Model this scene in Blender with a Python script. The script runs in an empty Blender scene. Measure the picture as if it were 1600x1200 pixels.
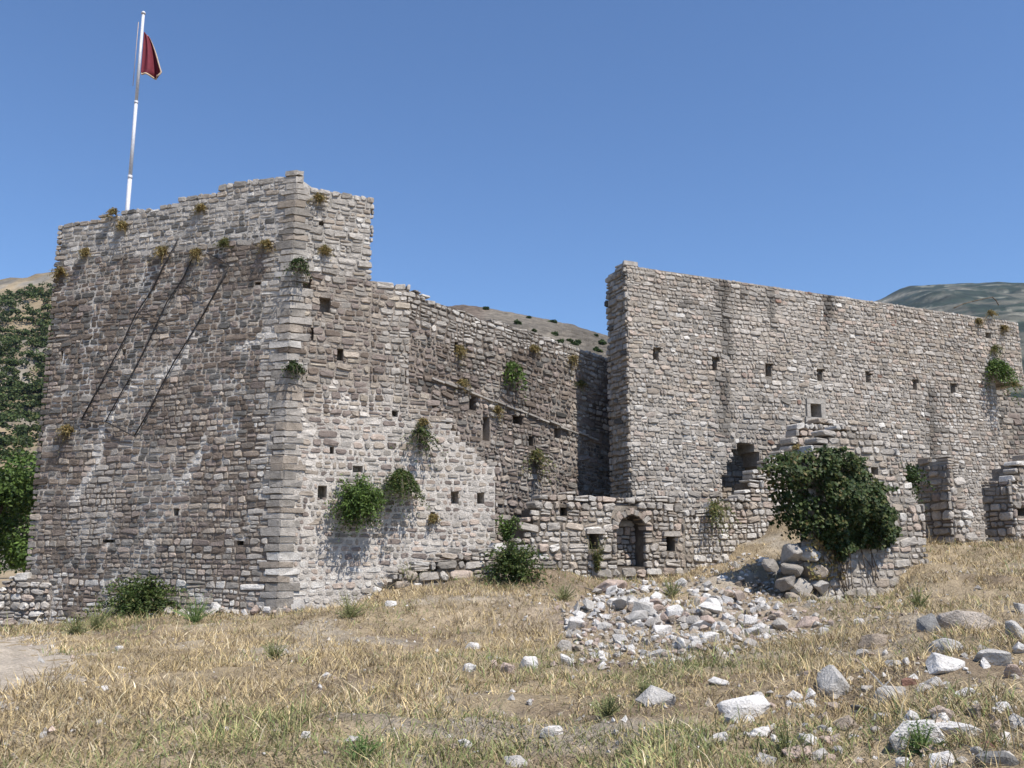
import bpy, bmesh, math, random
import numpy as np
from mathutils import Vector

# ------------------------------------------------------------------ camera, sky, sun, exposure
PITCH = math.radians(10.4)
FPX = 1400.0                      # focal length in pixels of the 1600 px wide photograph
CAM = np.array([0.0, 0.0, 1.6])
SUN_AZ = math.radians(44)         # right of straight-behind-the-camera
SUN_EL = math.radians(57)
scene = bpy.context.scene
C = scene.collection
cam_data = bpy.data.cameras.new('camera')
cam_data.sensor_width = 36.0
cam_data.lens = FPX / 1600 * 36
cam_data.clip_end = 20000
cam = bpy.data.objects.new('camera', cam_data)
cam.location = CAM
cam.rotation_euler = (math.pi / 2 + PITCH, 0, 0)
C.objects.link(cam)
scene.camera = cam

world = bpy.data.worlds.new('World')
scene.world = world
world.use_nodes = True
wn = world.node_tree
sky = wn.nodes.new('ShaderNodeTexSky')
sky.sky_type = 'NISHITA'
sky.sun_disc = False
sky.sun_elevation = SUN_EL
sky.sun_rotation = math.pi - SUN_AZ
sky.altitude = 100
sky.air_density = 1.0
sky.dust_density = 0.3
sky.ozone_density = 10.0
wn.links.new(sky.outputs[0], wn.nodes['Background'].inputs[0])
wn.nodes['Background'].inputs[1].default_value = 0.128

sd = bpy.data.lights.new('sun', 'SUN')
sd.energy = 4.8
sd.angle = math.radians(0.53)
sd.color = (1.0, 0.95, 0.88)
sun = bpy.data.objects.new('sun', sd)
to_sun = Vector((math.sin(SUN_AZ) * math.cos(SUN_EL), -math.cos(SUN_AZ) * math.cos(SUN_EL), math.sin(SUN_EL)))
sun.rotation_euler = to_sun.to_track_quat('Z', 'Y').to_euler()
sun.location = (30, -30, 60)
C.objects.link(sun)
vs = scene.view_settings
vs.view_transform = 'Standard'
vs.look = 'None'
vs.gamma = 1
vs.use_curve_mapping = False
vs.exposure = 0.36

# ------------------------------------------------------------------ helpers
rng = np.random.default_rng(11)
random.seed(11)


def ray(px, py):
    x = (px - 800) / FPX
    y = (600 - py) / FPX
    cp, sp = math.cos(PITCH), math.sin(PITCH)
    return np.array([x, cp - y * sp, sp + y * cp])


def at(px, py, Y):
    d = ray(px, py)
    return CAM + d * (Y / d[1])


def depth_of(P):
    P = np.asarray(P)
    return (P[..., 1]) * math.cos(PITCH) + (P[..., 2] - 1.6) * math.sin(PITCH)


def _hash(ix, iy, seed):
    h = (ix.astype(np.int64) * 374761393 + iy.astype(np.int64) * 668265263 + seed * 982451653) & 0xFFFFFFFF
    h = ((h ^ (h >> 13)) * 1274126177) & 0xFFFFFFFF
    h = h ^ (h >> 16)
    return (h & 0xFFFF) / 65535.0


def vnoise(x, y, seed=0):
    x = np.asarray(x, float); y = np.asarray(y, float)
    ix = np.floor(x); iy = np.floor(y)
    fx = x - ix; fy = y - iy
    fx = fx * fx * (3 - 2 * fx); fy = fy * fy * (3 - 2 * fy)
    a = _hash(ix, iy, seed); b = _hash(ix + 1, iy, seed)
    c = _hash(ix, iy + 1, seed); d = _hash(ix + 1, iy + 1, seed)
    return (a * (1 - fx) + b * fx) * (1 - fy) + (c * (1 - fx) + d * fx) * fy


def fbm(x, y, seed=0, octv=4):
    s = 0; amp = 0.5; t = 0
    x = np.asarray(x, float); y = np.asarray(y, float)
    for o in range(octv):
        s = s + amp * vnoise(x, y, seed + o * 17)
        t += amp
        x = x * 2.03 + 11.3; y = y * 2.03 + 5.7; amp *= 0.5
    return s / t


def sstep(a, b, x):
    t = np.clip((np.asarray(x, float) - a) / (b - a), 0, 1)
    return t * t * (3 - 2 * t)


def mesh_tris(name, V, T, col=None, mat=None, smooth=False):
    """mesh from vertex array, triangle array and per-vertex colours"""
    V = np.ascontiguousarray(V, dtype=np.float32)
    T = np.ascontiguousarray(T, dtype=np.int32)
    me = bpy.data.meshes.new(name)
    me.vertices.add(len(V)); me.vertices.foreach_set('co', V.ravel())
    me.loops.add(T.size); me.loops.foreach_set('vertex_index', T.ravel())
    me.polygons.add(len(T))
    me.polygons.foreach_set('loop_start', np.arange(0, T.size, 3, dtype=np.int32))
    me.polygons.foreach_set('loop_total', np.full(len(T), 3, dtype=np.int32))
    me.polygons.foreach_set('use_smooth', np.full(len(T), bool(smooth)))
    if col is not None:
        a = me.color_attributes.new('Col', 'FLOAT_COLOR', 'POINT')
        c4 = np.ones((len(V), 4), dtype=np.float32)
        c4[:, :3] = col
        a.data.foreach_set('color', c4.ravel())
    me.update(calc_edges=True)
    if mat:
        me.materials.append(mat)
    return me


def mesh_faces(name, V, F, col=None, mat=None, smooth=False):
    T = []
    for f in F:
        for k in range(1, len(f) - 1):
            T.append((f[0], f[k], f[k + 1]))
    return mesh_tris(name, np.array(V, float), np.array(T), col, mat, smooth)


def obj(name, me, parent=None, loc=None, kind=None):
    o = bpy.data.objects.new(name, me)
    C.objects.link(o)
    if parent is not None:
        o.parent = parent
    if loc is not None:
        o.location = loc
    if kind:
        o['kind'] = kind
    return o


def tag(o, label, cat, group=None):
    o['label'] = label
    o['category'] = cat
    if group:
        o['group'] = group
    return o


def thing(name, label, cat, loc=(0, 0, 0), group=None):
    o = bpy.data.objects.new(name, None)
    o.empty_display_size = 0.3
    C.objects.link(o)
    o.location = loc
    return tag(o, label, cat, group)


# ------------------------------------------------------------------ materials
def new_mat(name):
    m = bpy.data.materials.new(name)
    m.use_nodes = True
    nt = m.node_tree
    return m, nt, nt.nodes['Principled BSDF']


def noise_node(nt, vec, scale, detail=4, rough=0.6):
    n = nt.nodes.new('ShaderNodeTexNoise')
    n.inputs['Scale'].default_value = scale
    n.inputs['Detail'].default_value = detail
    n.inputs['Roughness'].default_value = rough
    nt.links.new(vec, n.inputs['Vector'])
    return n


def ramp(nt, fac, stops):
    r = nt.nodes.new('ShaderNodeValToRGB')
    els = r.color_ramp.elements
    while len(els) < len(stops):
        els.new(0.5)
    for e, (p, c) in zip(els, stops):
        e.position = p
        e.color = (*c, 1) if len(c) == 3 else c
    nt.links.new(fac, r.inputs[0])
    return r


def mixc(nt, a, b, fac, mode='MULTIPLY'):
    m = nt.nodes.new('ShaderNodeMix')
    m.data_type = 'RGBA'
    m.blend_type = mode
    if isinstance(fac, float):
        m.inputs[0].default_value = fac
    else:
        nt.links.new(fac, m.inputs[0])
    for s, v in ((6, a), (7, b)):
        if hasattr(v, 'default_value') or hasattr(v, 'is_linked'):
            nt.links.new(v, m.inputs[s])
        else:
            m.inputs[s].default_value = (*v, 1)
    return m.outputs[2]


def vcol_mat(name, scales=(9.0, 45.0), lo=0.62, hi=1.28, bump=0.5, bumpd=0.02, rough=0.92, spots=None):
    """colour attribute x fine mottling, with fine relief"""
    m, nt, b = new_mat(name)
    at_ = nt.nodes.new('ShaderNodeVertexColor'); at_.layer_name = 'Col'
    geo = nt.nodes.new('ShaderNodeNewGeometry')
    n1 = noise_node(nt, geo.outputs['Position'], scales[0], 6, 0.65)
    n2 = noise_node(nt, geo.outputs['Position'], scales[1], 4, 0.6)
    r1 = ramp(nt, n1.outputs[0], [(0.28, (lo, lo, lo)), (0.72, (hi, hi, hi))])
    r2 = ramp(nt, n2.outputs[0], [(0.3, (0.78, 0.77, 0.75)), (0.7, (1.15, 1.15, 1.15))])
    c = mixc(nt, at_.outputs[0], r1.outputs[0], 1.0)
    c = mixc(nt, c, r2.outputs[0], 1.0)
    if spots:
        n3 = noise_node(nt, geo.outputs['Position'], spots[0], 5, 0.7)
        r3 = ramp(nt, n3.outputs[0], [(spots[1], (0, 0, 0)), (spots[1] + 0.12, (1, 1, 1))])
        c = mixc(nt, c, spots[2], r3.outputs[0], 'MIX')
    nt.links.new(c, b.inputs['Base Color'])
    b.inputs['Roughness'].default_value = rough
    b.inputs['Specular IOR Level'].default_value = 0.15
    if bump:
        bp = nt.nodes.new('ShaderNodeBump')
        bp.inputs['Strength'].default_value = bump
        bp.inputs['Distance'].default_value = bumpd
        ad = nt.nodes.new('ShaderNodeMath'); ad.operation = 'ADD'
        nt.links.new(n1.outputs[0], ad.inputs[0]); nt.links.new(n2.outputs[0], ad.inputs[1])
        nt.links.new(ad.outputs[0], bp.inputs['Height'])
        nt.links.new(bp.outputs[0], b.inputs['Normal'])
    return m


M_STONE = vcol_mat('weathered_stone', (7, 38), 0.66, 1.25, 0.6, 0.03)
M_MORTAR = vcol_mat('lime_mortar', (5, 30), 0.6, 1.2, 0.8, 0.04)
M_ROCK = vcol_mat('limestone_rock', (6, 40), 0.72, 1.2, 0.9, 0.03, spots=(5.0, 0.63, (0.24, 0.21, 0.18)))
M_BLADE = vcol_mat('dry_grass', (2, 20), 0.8, 1.2, 0, rough=0.8)
M_GROUND = vcol_mat('dry_earth', (3.0, 26), 0.6, 1.25, 1.0, 0.06)


def leaf_mat(name):
    m, nt, b = new_mat(name)
    at_ = nt.nodes.new('ShaderNodeVertexColor'); at_.layer_name = 'Col'
    nt.links.new(at_.outputs[0], b.inputs['Base Color'])
    b.inputs['Roughness'].default_value = 0.55
    b.inputs['Specular IOR Level'].default_value = 0.25
    tr = nt.nodes.new('ShaderNodeBsdfTranslucent')
    nt.links.new(at_.outputs[0], tr.inputs[0])
    mx = nt.nodes.new('ShaderNodeMixShader'); mx.inputs[0].default_value = 0.28
    out = nt.nodes['Material Output']
    nt.links.new(b.outputs[0], mx.inputs[1]); nt.links.new(tr.outputs[0], mx.inputs[2])
    nt.links.new(mx.outputs[0], out.inputs[0])
    return m


M_LEAF = leaf_mat('leaf')


def plain_mat(name, col, rough=0.6, metal=0.0, nscale=20, lo=0.8, hi=1.15):
    m, nt, b = new_mat(name)
    geo = nt.nodes.new('ShaderNodeNewGeometry')
    n = noise_node(nt, geo.outputs['Position'], nscale)
    r = ramp(nt, n.outputs[0], [(0.3, tuple(c * lo for c in col)), (0.7, tuple(min(1, c * hi) for c in col))])
    nt.links.new(r.outputs[0], b.inputs['Base Color'])
    b.inputs['Roughness'].default_value = rough
    b.inputs['Metallic'].default_value = metal
    return m


M_POLE = plain_mat('white_painted_pole', (0.58, 0.58, 0.60), 0.4)
M_FLAG = plain_mat('red_cloth', (0.15, 0.009, 0.022), 0.8, nscale=8)
M_GOLD = plain_mat('gold_fringe', (0.50, 0.37, 0.26), 0.8)
M_SHADOW_LINE = plain_mat('shadow_line_dark', (0.022, 0.019, 0.018), 0.8, nscale=30, lo=0.6, hi=1.5)  # near-black tone painted for the shadow lines on the tower
M_BARK = plain_mat('bark', (0.11, 0.085, 0.06), 0.9)


# ------------------------------------------------------------------ walls: a frame for each plane
class Plane:
    def __init__(s, p, az):
        a = math.radians(az)
        s.o = np.array([p[0], p[1], 0.0])
        s.d = np.array([math.sin(a), math.cos(a), 0.0])
        s.n = np.array([math.cos(a), -math.sin(a), 0.0])

    def uv(s, px, py):
        r = ray(px, py)
        t = np.dot(s.o - CAM, s.n) / np.dot(r, s.n)
        P = CAM + r * t
        return float(np.dot(P - s.o, s.d)), float(P[2])

    def pt(s, px, py):
        u, v = s.uv(px, py)
        return s.o + s.d * u + np.array([0, 0, v])

    def w(s, u, v, dd=0.0):
        u = np.asarray(u, float)[..., None]; v = np.asarray(v, float)[..., None]
        dd = np.asarray(dd, float)[..., None]
        return s.o + s.d * u + np.array([0, 0, 1.0]) * v + s.n * dd

    def off(s, dist):
        q = Plane((0, 0), 0)
        q.o = s.o + s.n * dist; q.d = s.d; q.n = s.n
        return q

    def end(s, u):
        """plane of the end face at u (seen from the left): u axis runs from back to front"""
        q = Plane((0, 0), 0)
        q.o = s.o + s.d * u; q.d = -(-s.n) * 1.0; q.d = s.n.copy(); q.n = -s.d
        return q


corner = at(449, 600, 20.0)
PL_A = Plane(corner, 65)                       # tower's right-hand face
PL_L = Plane(corner, 108)                      # tower's left-hand face (u runs negative from the corner)
uA, _ = PL_A.uv(635, 500)
b0 = PL_A.w(uA - 0.15, 0, -0.12)
b1 = np.array([2.10, 26.3])
PL_B = Plane(b0, math.degrees(math.atan2(b1[0] - b0[0], b1[1] - b0[1])))
rc = at(983, 620, 24.7)
PL_R = Plane(rc, 66)                           # the tall wall
PL_W = PL_R.off(1.55)                          # low wall with the arch
PL_I = Plane(at(1278, 900, 19.6), 66)          # ivy wall
PL_P = Plane(at(1487, 800, 23.9), 66)          # broken pier
PL_Q = Plane(at(1583, 800, 24.3), 66)          # ruin at the right edge
PL_S = Plane(at(40, 940, 22.0), 100)            # rubble wall at the foot of the tower

# ------------------------------------------------------------------ terrain
ctrl = []


def G(px, py, Y):
    ctrl.append(at(px, py, Y))


for a in [(-300, 1200, 7), (0, 1200, 7), (400, 1200, 7), (800, 1200, 7), (1200, 1200, 6.5), (1600, 1200, 5.7), (1900, 1200, 5.6),
          (-300, 1100, 9.8), (0, 1100, 9.8), (400, 1100, 9.8), (800, 1100, 9.6), (1200, 1100, 8.8), (1600, 1100, 7.6), (1900, 1100, 7.4),
          (-200, 1040, 13), (100, 1040, 13), (500, 1040, 12.8), (900, 1040, 12.8), (1300, 1040, 11), (1600, 1040, 9.2),
          (-200, 1000, 17), (0, 1000, 17), (300, 1000, 16.5), (600, 1000, 16), (900, 1000, 15.7), (1200, 1000, 15), (1600, 990, 11), (1900, 990, 11),
          (450, 965, 19), (560, 950, 19.5), (620, 935, 19.9), (900, 925, 20.6), (780, 915, 21.0), (1000, 945, 18.6), (1120, 950, 18.5), (1060, 915, 21.3),
          (1205, 868, 20.9), (1150, 895, 20.6), (1225, 905, 20.1), (1180, 930, 19.5), (1235, 948, 19.0), (1330, 955, 18.8), (1470, 900, 18.5), (1600, 900, 18.5), (1600, 950, 13.5), (1450, 950, 15.5),
          (1800, 900, 18.5)]:
    G(*a)
for pl, px, py in [(PL_L, 80, 985), (PL_L, 250, 965), (PL_L, 420, 955), (PL_A, 520, 955), (PL_W, 640, 912), (PL_W, 740, 898), (PL_W, 850, 893),
                   (PL_W, 950, 905), (PL_W, 1040, 905), (PL_W, 1110, 880), (PL_W, 1170, 848), (PL_W, 1235, 800), (PL_I, 1290, 955), (PL_I, 1370, 935), (PL_I, 1440, 880),
                   (PL_P, 1500, 852), (PL_P, 1540, 850), (PL_Q, 1590, 850), (PL_S, 10, 992)]:
    ctrl.append(pl.pt(px, py))
ctrl += [np.array(p, float) for p in [(0, 0, 0), (-6, 0, 0), (6, 0, 0.2), (-14, 8, 0), (0, -12, 0), (-18, 24, -0.6), (-22, 32, -1.5), (-8, 30, 0.3), (0, 32, 1.2),
                                      (8, 34, 2), (20, 36, 2), (18, 12, 1.2), (20, 22, 1.9)]]
ctrl = np.array(ctrl)


def ground_z(x, y, noise=True):
    x = np.asarray(x, float); y = np.asarray(y, float)
    sh = x.shape
    xf = x.ravel(); yf = y.ravel()
    out = np.empty(len(xf))
    for i in range(0, len(xf), 20000):
        dx = xf[i:i + 20000, None] - ctrl[None, :, 0]; dy = yf[i:i + 20000, None] - ctrl[None, :, 1]
        wgt = 1.0 / (dx * dx + dy * dy + 0.35) ** 2
        out[i:i + 20000] = (wgt * ctrl[None, :, 2]).sum(1) / wgt.sum(1)
    far = sstep(45, 120, np.hypot(xf, yf))
    out = out * (1 - far) + (-2.0) * far
    if noise:
        out = out + (fbm(xf * 0.7, yf * 0.7, 3) - 0.5) * 0.36 * (1 - far) + (fbm(xf * 3.1, yf * 3.1, 9, 3) - 0.5) * 0.13 * (1 - far)
    return out.reshape(sh)


def hit_ground(px, py):
    r = ray(px, py)
    t = np.linspace(3, 45, 1700)
    P = CAM[None] + r[None] * t[:, None]
    g = ground_z(P[:, 0], P[:, 1])
    k = np.argmax(P[:, 2] < g)
    if P[k, 2] >= g[k]:
        k = len(t) - 1
    return P[k]


# the path of bare pale dirt, as a polyline with half-width
PATH = np.array([[-11.5, 17.6], [-9.3, 15.2], [-7.9, 13.0], [-7.2, 11.0], [-7.0, 9.0], [-7.0, 6.0]])


def path_dist(x, y):
    P = np.stack([np.asarray(x, float), np.asarray(y, float)], -1)
    best = np.full(P.shape[:-1], 1e9)
    for a, b in zip(PATH[:-1], PATH[1:]):
        ab = b - a
        t = np.clip(((P - a) @ ab) / (ab @ ab), 0, 1)
        d = np.linalg.norm(P - a - t[..., None] * ab, axis=-1)
        best = np.minimum(best, d)
    return best


def axis(lo, hi, step, far):
    a = list(np.arange(lo, hi + 1e-6, step))
    s = step; v = hi
    while v < far:
        s *= 1.45; v += s; a.append(v)
    s = step; v = lo; pre = []
    while v > -far:
        s *= 1.45; v -= s; pre.append(v)
    return np.array(pre[::-1] + a)


gx = axis(-16, 18, 0.16, 3200); gy = axis(2, 30, 0.16, 3200)
XX, YY = np.meshgrid(gx, gy)
ZZ = ground_z(XX, YY)
nx, ny = len(gx), len(gy)
idx = np.arange(nx * ny).reshape(ny, nx)
q = np.stack([idx[:-1, :-1], idx[:-1, 1:], idx[1:, 1:], idx[1:, :-1]], -1).reshape(-1, 4)
T = np.concatenate([q[:, [0, 1, 2]], q[:, [0, 2, 3]]])
xf, yf = XX.ravel(), YY.ravel()
n1 = fbm(xf * 0.55, yf * 0.55, 21); n2 = fbm(xf * 2.2, yf * 2.2, 31)
gcol = np.array([0.38, 0.30, 0.195])[None] * (0.75 + 0.5 * n2)[:, None]
brown = sstep(0.5, 0.68, n1)[:, None]
gcol = gcol * (1 - brown) + np.array([0.26, 0.20, 0.135]) * brown
pale = sstep(0.56, 0.72, fbm(xf * 0.9 + 40, yf * 0.9, 51))[:, None]
gcol = gcol * (1 - pale * 0.7) + np.array([0.42, 0.37, 0.30]) * pale * 0.7
heap_c = hit_ground(1060, 970)
hp = np.exp(-((xf - heap_c[0]) / 3.2) ** 2 - ((yf - heap_c[1] - 0.8) / 2.2) ** 2)[:, None] * (0.4 + 0.8 * n2)[:, None]
hp = np.clip(hp, 0, 0.9)
gcol = gcol * (1 - hp) + np.array([0.42, 0.345, 0.275]) * hp
gr = obj('ground', mesh_tris('ground', np.stack([xf, yf, ZZ.ravel()], -1), T, gcol, M_GROUND, True), kind='structure')

# dirt path: its own sheet just above the ground
px_ = np.arange(-15, -3.6, 0.13); py_ = np.arange(5.5, 18.6, 0.13)
PX, PY = np.meshgrid(px_, py_)
pd = path_dist(PX, PY) + (fbm(PX * 1.3, PY * 1.3, 77) - 0.5) * 1.5 + (fbm(PX * 5, PY * 5, 78) - 0.5) * 0.7
keep = pd < 1.95
ii = np.arange(PX.size).reshape(PX.shape)
qq = np.stack([ii[:-1, :-1], ii[:-1, 1:], ii[1:, 1:], ii[1:, :-1]], -1)
kk = keep[:-1, :-1] & keep[:-1, 1:] & keep[1:, 1:] & keep[1:, :-1]
qq = qq[kk]
Tp = np.concatenate([qq[:, [0, 1, 2]], qq[:, [0, 2, 3]]])
pz = ground_z(PX, PY) + 0.003 + 0.012 * np.clip(1.5 - pd, 0, 1)
pc = np.array([0.50, 0.43, 0.345])[None] * (0.85 + 0.3 * fbm(PX.ravel() * 2, PY.ravel() * 2, 5))[:, None]
used = np.unique(Tp); remap = np.full(PX.size, -1); remap[used] = np.arange(len(used))
Vp = np.stack([PX.ravel(), PY.ravel(), pz.ravel()], -1)
obj('path', mesh_tris('path', Vp[used], remap[Tp], pc[used], M_GROUND, True), kind='structure')


# ------------------------------------------------------------------ hills
def hill(name, ridge, D, foot_d, foot_z, colfn, rough, nu=160, nv=50):
    rp = np.array(ridge, float)
    pxs = np.linspace(rp[0, 0], rp[-1, 0], nu)
    pys = np.interp(pxs, rp[:, 0], rp[:, 1])
    R = np.array([at(a, b, D) for a, b in zip(pxs, pys)])
    tt = np.linspace(0, 1, nv)
    V = np.empty((nv + 8, nu, 3))
    for k, t in enumerate(tt):
        dd = foot_d + (D - foot_d) * t
        sc = dd / D
        V[k, :, 0] = R[:, 0] * (sc * 0.75 + 0.25); V[k, :, 1] = dd
        h = foot_z + (R[:, 2] - foot_z) * (t ** 0.9)
        wob = (fbm(V[k, :, 0] * 6 / D * 2.2, np.full(nu, dd) * 6 / D * 2.2, 91) - 0.5) * rough * math.sin(math.pi * min(t * 1.0, 1)) * 2
        V[k, :, 2] = h + wob + (fbm(V[k, :, 0] * 60 / D, np.full(nu, dd) * 60 / D, 93) - 0.5) * rough * 0.25
    for k in range(8):
        t = (k + 1) / 8
        V[nv + k, :, 0] = R[:, 0]; V[nv + k, :, 1] = D + (D - foot_d) * t
        V[nv + k, :, 2] = R[:, 2] + (foot_z - R[:, 2]) * t ** 1.3
    n_r = nv + 8
    i = np.arange(n_r * nu).reshape(n_r, nu)
    q = np.stack([i[:-1, :-1], i[:-1, 1:], i[1:, 1:], i[1:, :-1]], -1).reshape(-1, 4)
    T = np.concatenate([q[:, [0, 1, 2]], q[:, [0, 2, 3]]])
    Vf = V.reshape(-1, 3)
    o = obj(name, mesh_tris(name, Vf, T, colfn(Vf), M_HILL if D > 200 else M_ROCKY, True), kind='structure')
    return V


M_HILL = vcol_mat('hillside', (0.04, 0.25), 0.4, 1.6, 0.6, 1.5)
M_ROCKY = vcol_mat('rocky_hillside', (0.9, 5.0), 0.45, 1.5, 1.0, 0.6, spots=(1.1, 0.58, (0.11, 0.11, 0.085)))


def col_left(V):
    n = fbm(V[:, 0] * 0.03, V[:, 2] * 0.05, 41)
    c = np.array([0.22, 0.175, 0.115])[None] * (0.75 + 0.5 * n)[:, None]
    g = sstep(0.52, 0.62, fbm(V[:, 0] * 0.06, V[:, 2] * 0.09, 43))[:, None] * 0.6
    return c * (1 - g) + np.array([0.17, 0.17, 0.16]) * g


def col_mid(V):
    n = fbm(V[:, 0] * 0.2, V[:, 2] * 0.3, 45)
    c = np.array([0.24, 0.21, 0.17])[None] * (0.6 + 0.8 * n)[:, None]
    k = sstep(-2.5, -5.5, V[:, 0])[:, None] * 0.6
    return c * (1 - k) + np.array([0.19, 0.135, 0.105]) * k


def col_right(V):
    n = fbm(V[:, 0] * 0.02, V[:, 2] * 0.035, 47, 5)
    g = sstep(0.40, 0.54, n)[:, None]
    return np.array([0.10, 0.098, 0.075]) * (1 - g) + np.array([0.026, 0.037, 0.026]) * g + np.array([0.12, 0.11, 0.09]) * sstep(0.62, 0.7, fbm(V[:, 0] * 0.03, V[:, 2] * 0.09, 49, 5))[:, None]


HL = hill('hill_left', [(-900, 470), (-300, 452), (0, 440), (40, 432), (90, 424), (200, 410), (420, 420), (700, 520)], 380, 150, -2, col_left, 14)
HM = hill('hill_middle', [(480, 520), (650, 489), (725, 476), (760, 481), (800, 487), (850, 497), (900, 510), (950, 524), (1100, 560), (1250, 600)], 130, 45, 1, col_mid, 2.6, 260, 70)
HR = hill('mountain', [(1050, 560), (1300, 500), (1380, 466), (1400, 454), (1420, 446), (1470, 444), (1520, 442), (1560, 440), (1600, 443), (1800, 438), (2300, 470)], 1700, 300, 0, col_right, 22, 320, 90)


# ------------------------------------------------------------------ stones
ANG = np.radians([20, 62, 90, 118, 160, 200, 242, 270, 298, 340])
NA = len(ANG)


def _stone_tris():
    T = []
    for r in range(2):
        for k in range(NA):
            a = r * NA + k; b = r * NA + (k + 1) % NA
            T += [(a, b, b + NA), (a, b + NA, a + NA)]
    c = 3 * NA
    for k in range(NA):
        T.append((2 * NA + k, 2 * NA + (k + 1) % NA, c))
    return np.array(T)


ST_T = _stone_tris()
NVS = 3 * NA + 1


def stone_verts(pl, S):
    """S: array rows u, v, half-width, half-height, proud, depth, corner cut, tilt"""
    n = len(S)
    u, v, a, b, h, dep, ex, tilt = S.T
    sk = np.minimum(a, b)[:, None]
    cx = np.array([1, -1, -1, 1.0])[None] * a[:, None] + rng.uniform(-0.30, 0.10, (n, 4)) * sk * np.array([1, -1, -1, 1.0])
    cy = np.array([1, 1, -1, -1.0])[None] * b[:, None] + rng.uniform(-0.30, 0.10, (n, 4)) * sk * np.array([1, 1, -1, -1.0])
    cut = (ex[:, None] * rng.uniform(0.5, 1.6, (n, 4))).clip(0.03, 0.48)
    cutb = (ex[:, None] * rng.uniform(0.5, 1.6, (n, 4))).clip(0.03, 0.48)
    fx = (sk * 2 * cut); fy = (sk * 2 * cutb)
    fx = np.minimum(fx, 0.45 * 2 * a[:, None]); fy = np.minimum(fy, 0.45 * 2 * b[:, None])
    # order: right-up side, top-right, top mid, top-left, left-up, left-down, bottom-left, bottom mid, bottom-right, right-down
    jx = lambda: rng.uniform(-0.08, 0.08, n) * sk[:, 0]
    X = np.stack([cx[:, 0] + jx(), cx[:, 0] - fx[:, 0], (cx[:, 0] + cx[:, 1]) / 2 + 2 * jx(), cx[:, 1] + fx[:, 1], cx[:, 1] + jx(),
                  cx[:, 2] + jx(), cx[:, 2] + fx[:, 2], (cx[:, 2] + cx[:, 3]) / 2 + 2 * jx(), cx[:, 3] - fx[:, 3], cx[:, 3] + jx()], 1)
    Y = np.stack([cy[:, 0] - fy[:, 0], cy[:, 0] + jx(), (cy[:, 0] + cy[:, 1]) / 2 + jx(), cy[:, 1] + jx(), cy[:, 1] - fy[:, 1],
                  cy[:, 2] + fy[:, 2], cy[:, 2] + jx(), (cy[:, 2] + cy[:, 3]) / 2 + jx(), cy[:, 3] + jx(), cy[:, 3] + fy[:, 3]], 1)
    ct, st = np.cos(tilt)[:, None], np.sin(tilt)[:, None]
    x, y = X * ct - Y * st, X * st + Y * ct
    out = np.empty((n, NVS, 3))
    sl = rng.uniform(-0.16, 0.16, (n, 1)); sl2 = rng.uniform(-0.36, 0.08, (n, 1))
    hs = h[:, None]
    rim = (rng.uniform(0.008, 0.03, (n, NA)) * np.clip(sk / 0.08, 0.7, 1.6))
    for r in range(3):
        sx = 1.0 if r < 2 else 1 - rim / (a[:, None] + 0.01)
        sy = 1.0 if r < 2 else 1 - rim / (b[:, None] + 0.01)
        if r == 0:
            dd = -dep[:, None] + 0 * x
        else:
            dd = hs * (0.45, 1.0)[r - 1] * (1 + rng.uniform(-0.3, 0.3, (n, NA))) + (sl * x + sl2 * y) * 0.5
        out[:, r * NA:(r + 1) * NA] = pl.w(u[:, None] + x * sx, v[:, None] + y * sy, dd)
    out[:, 3 * NA] = pl.w(u + rng.uniform(-0.45, 0.45, n) * a, v + rng.uniform(-0.4, 0.4, n) * b, h * rng.uniform(0.85, 1.35, n))
    return out


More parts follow.
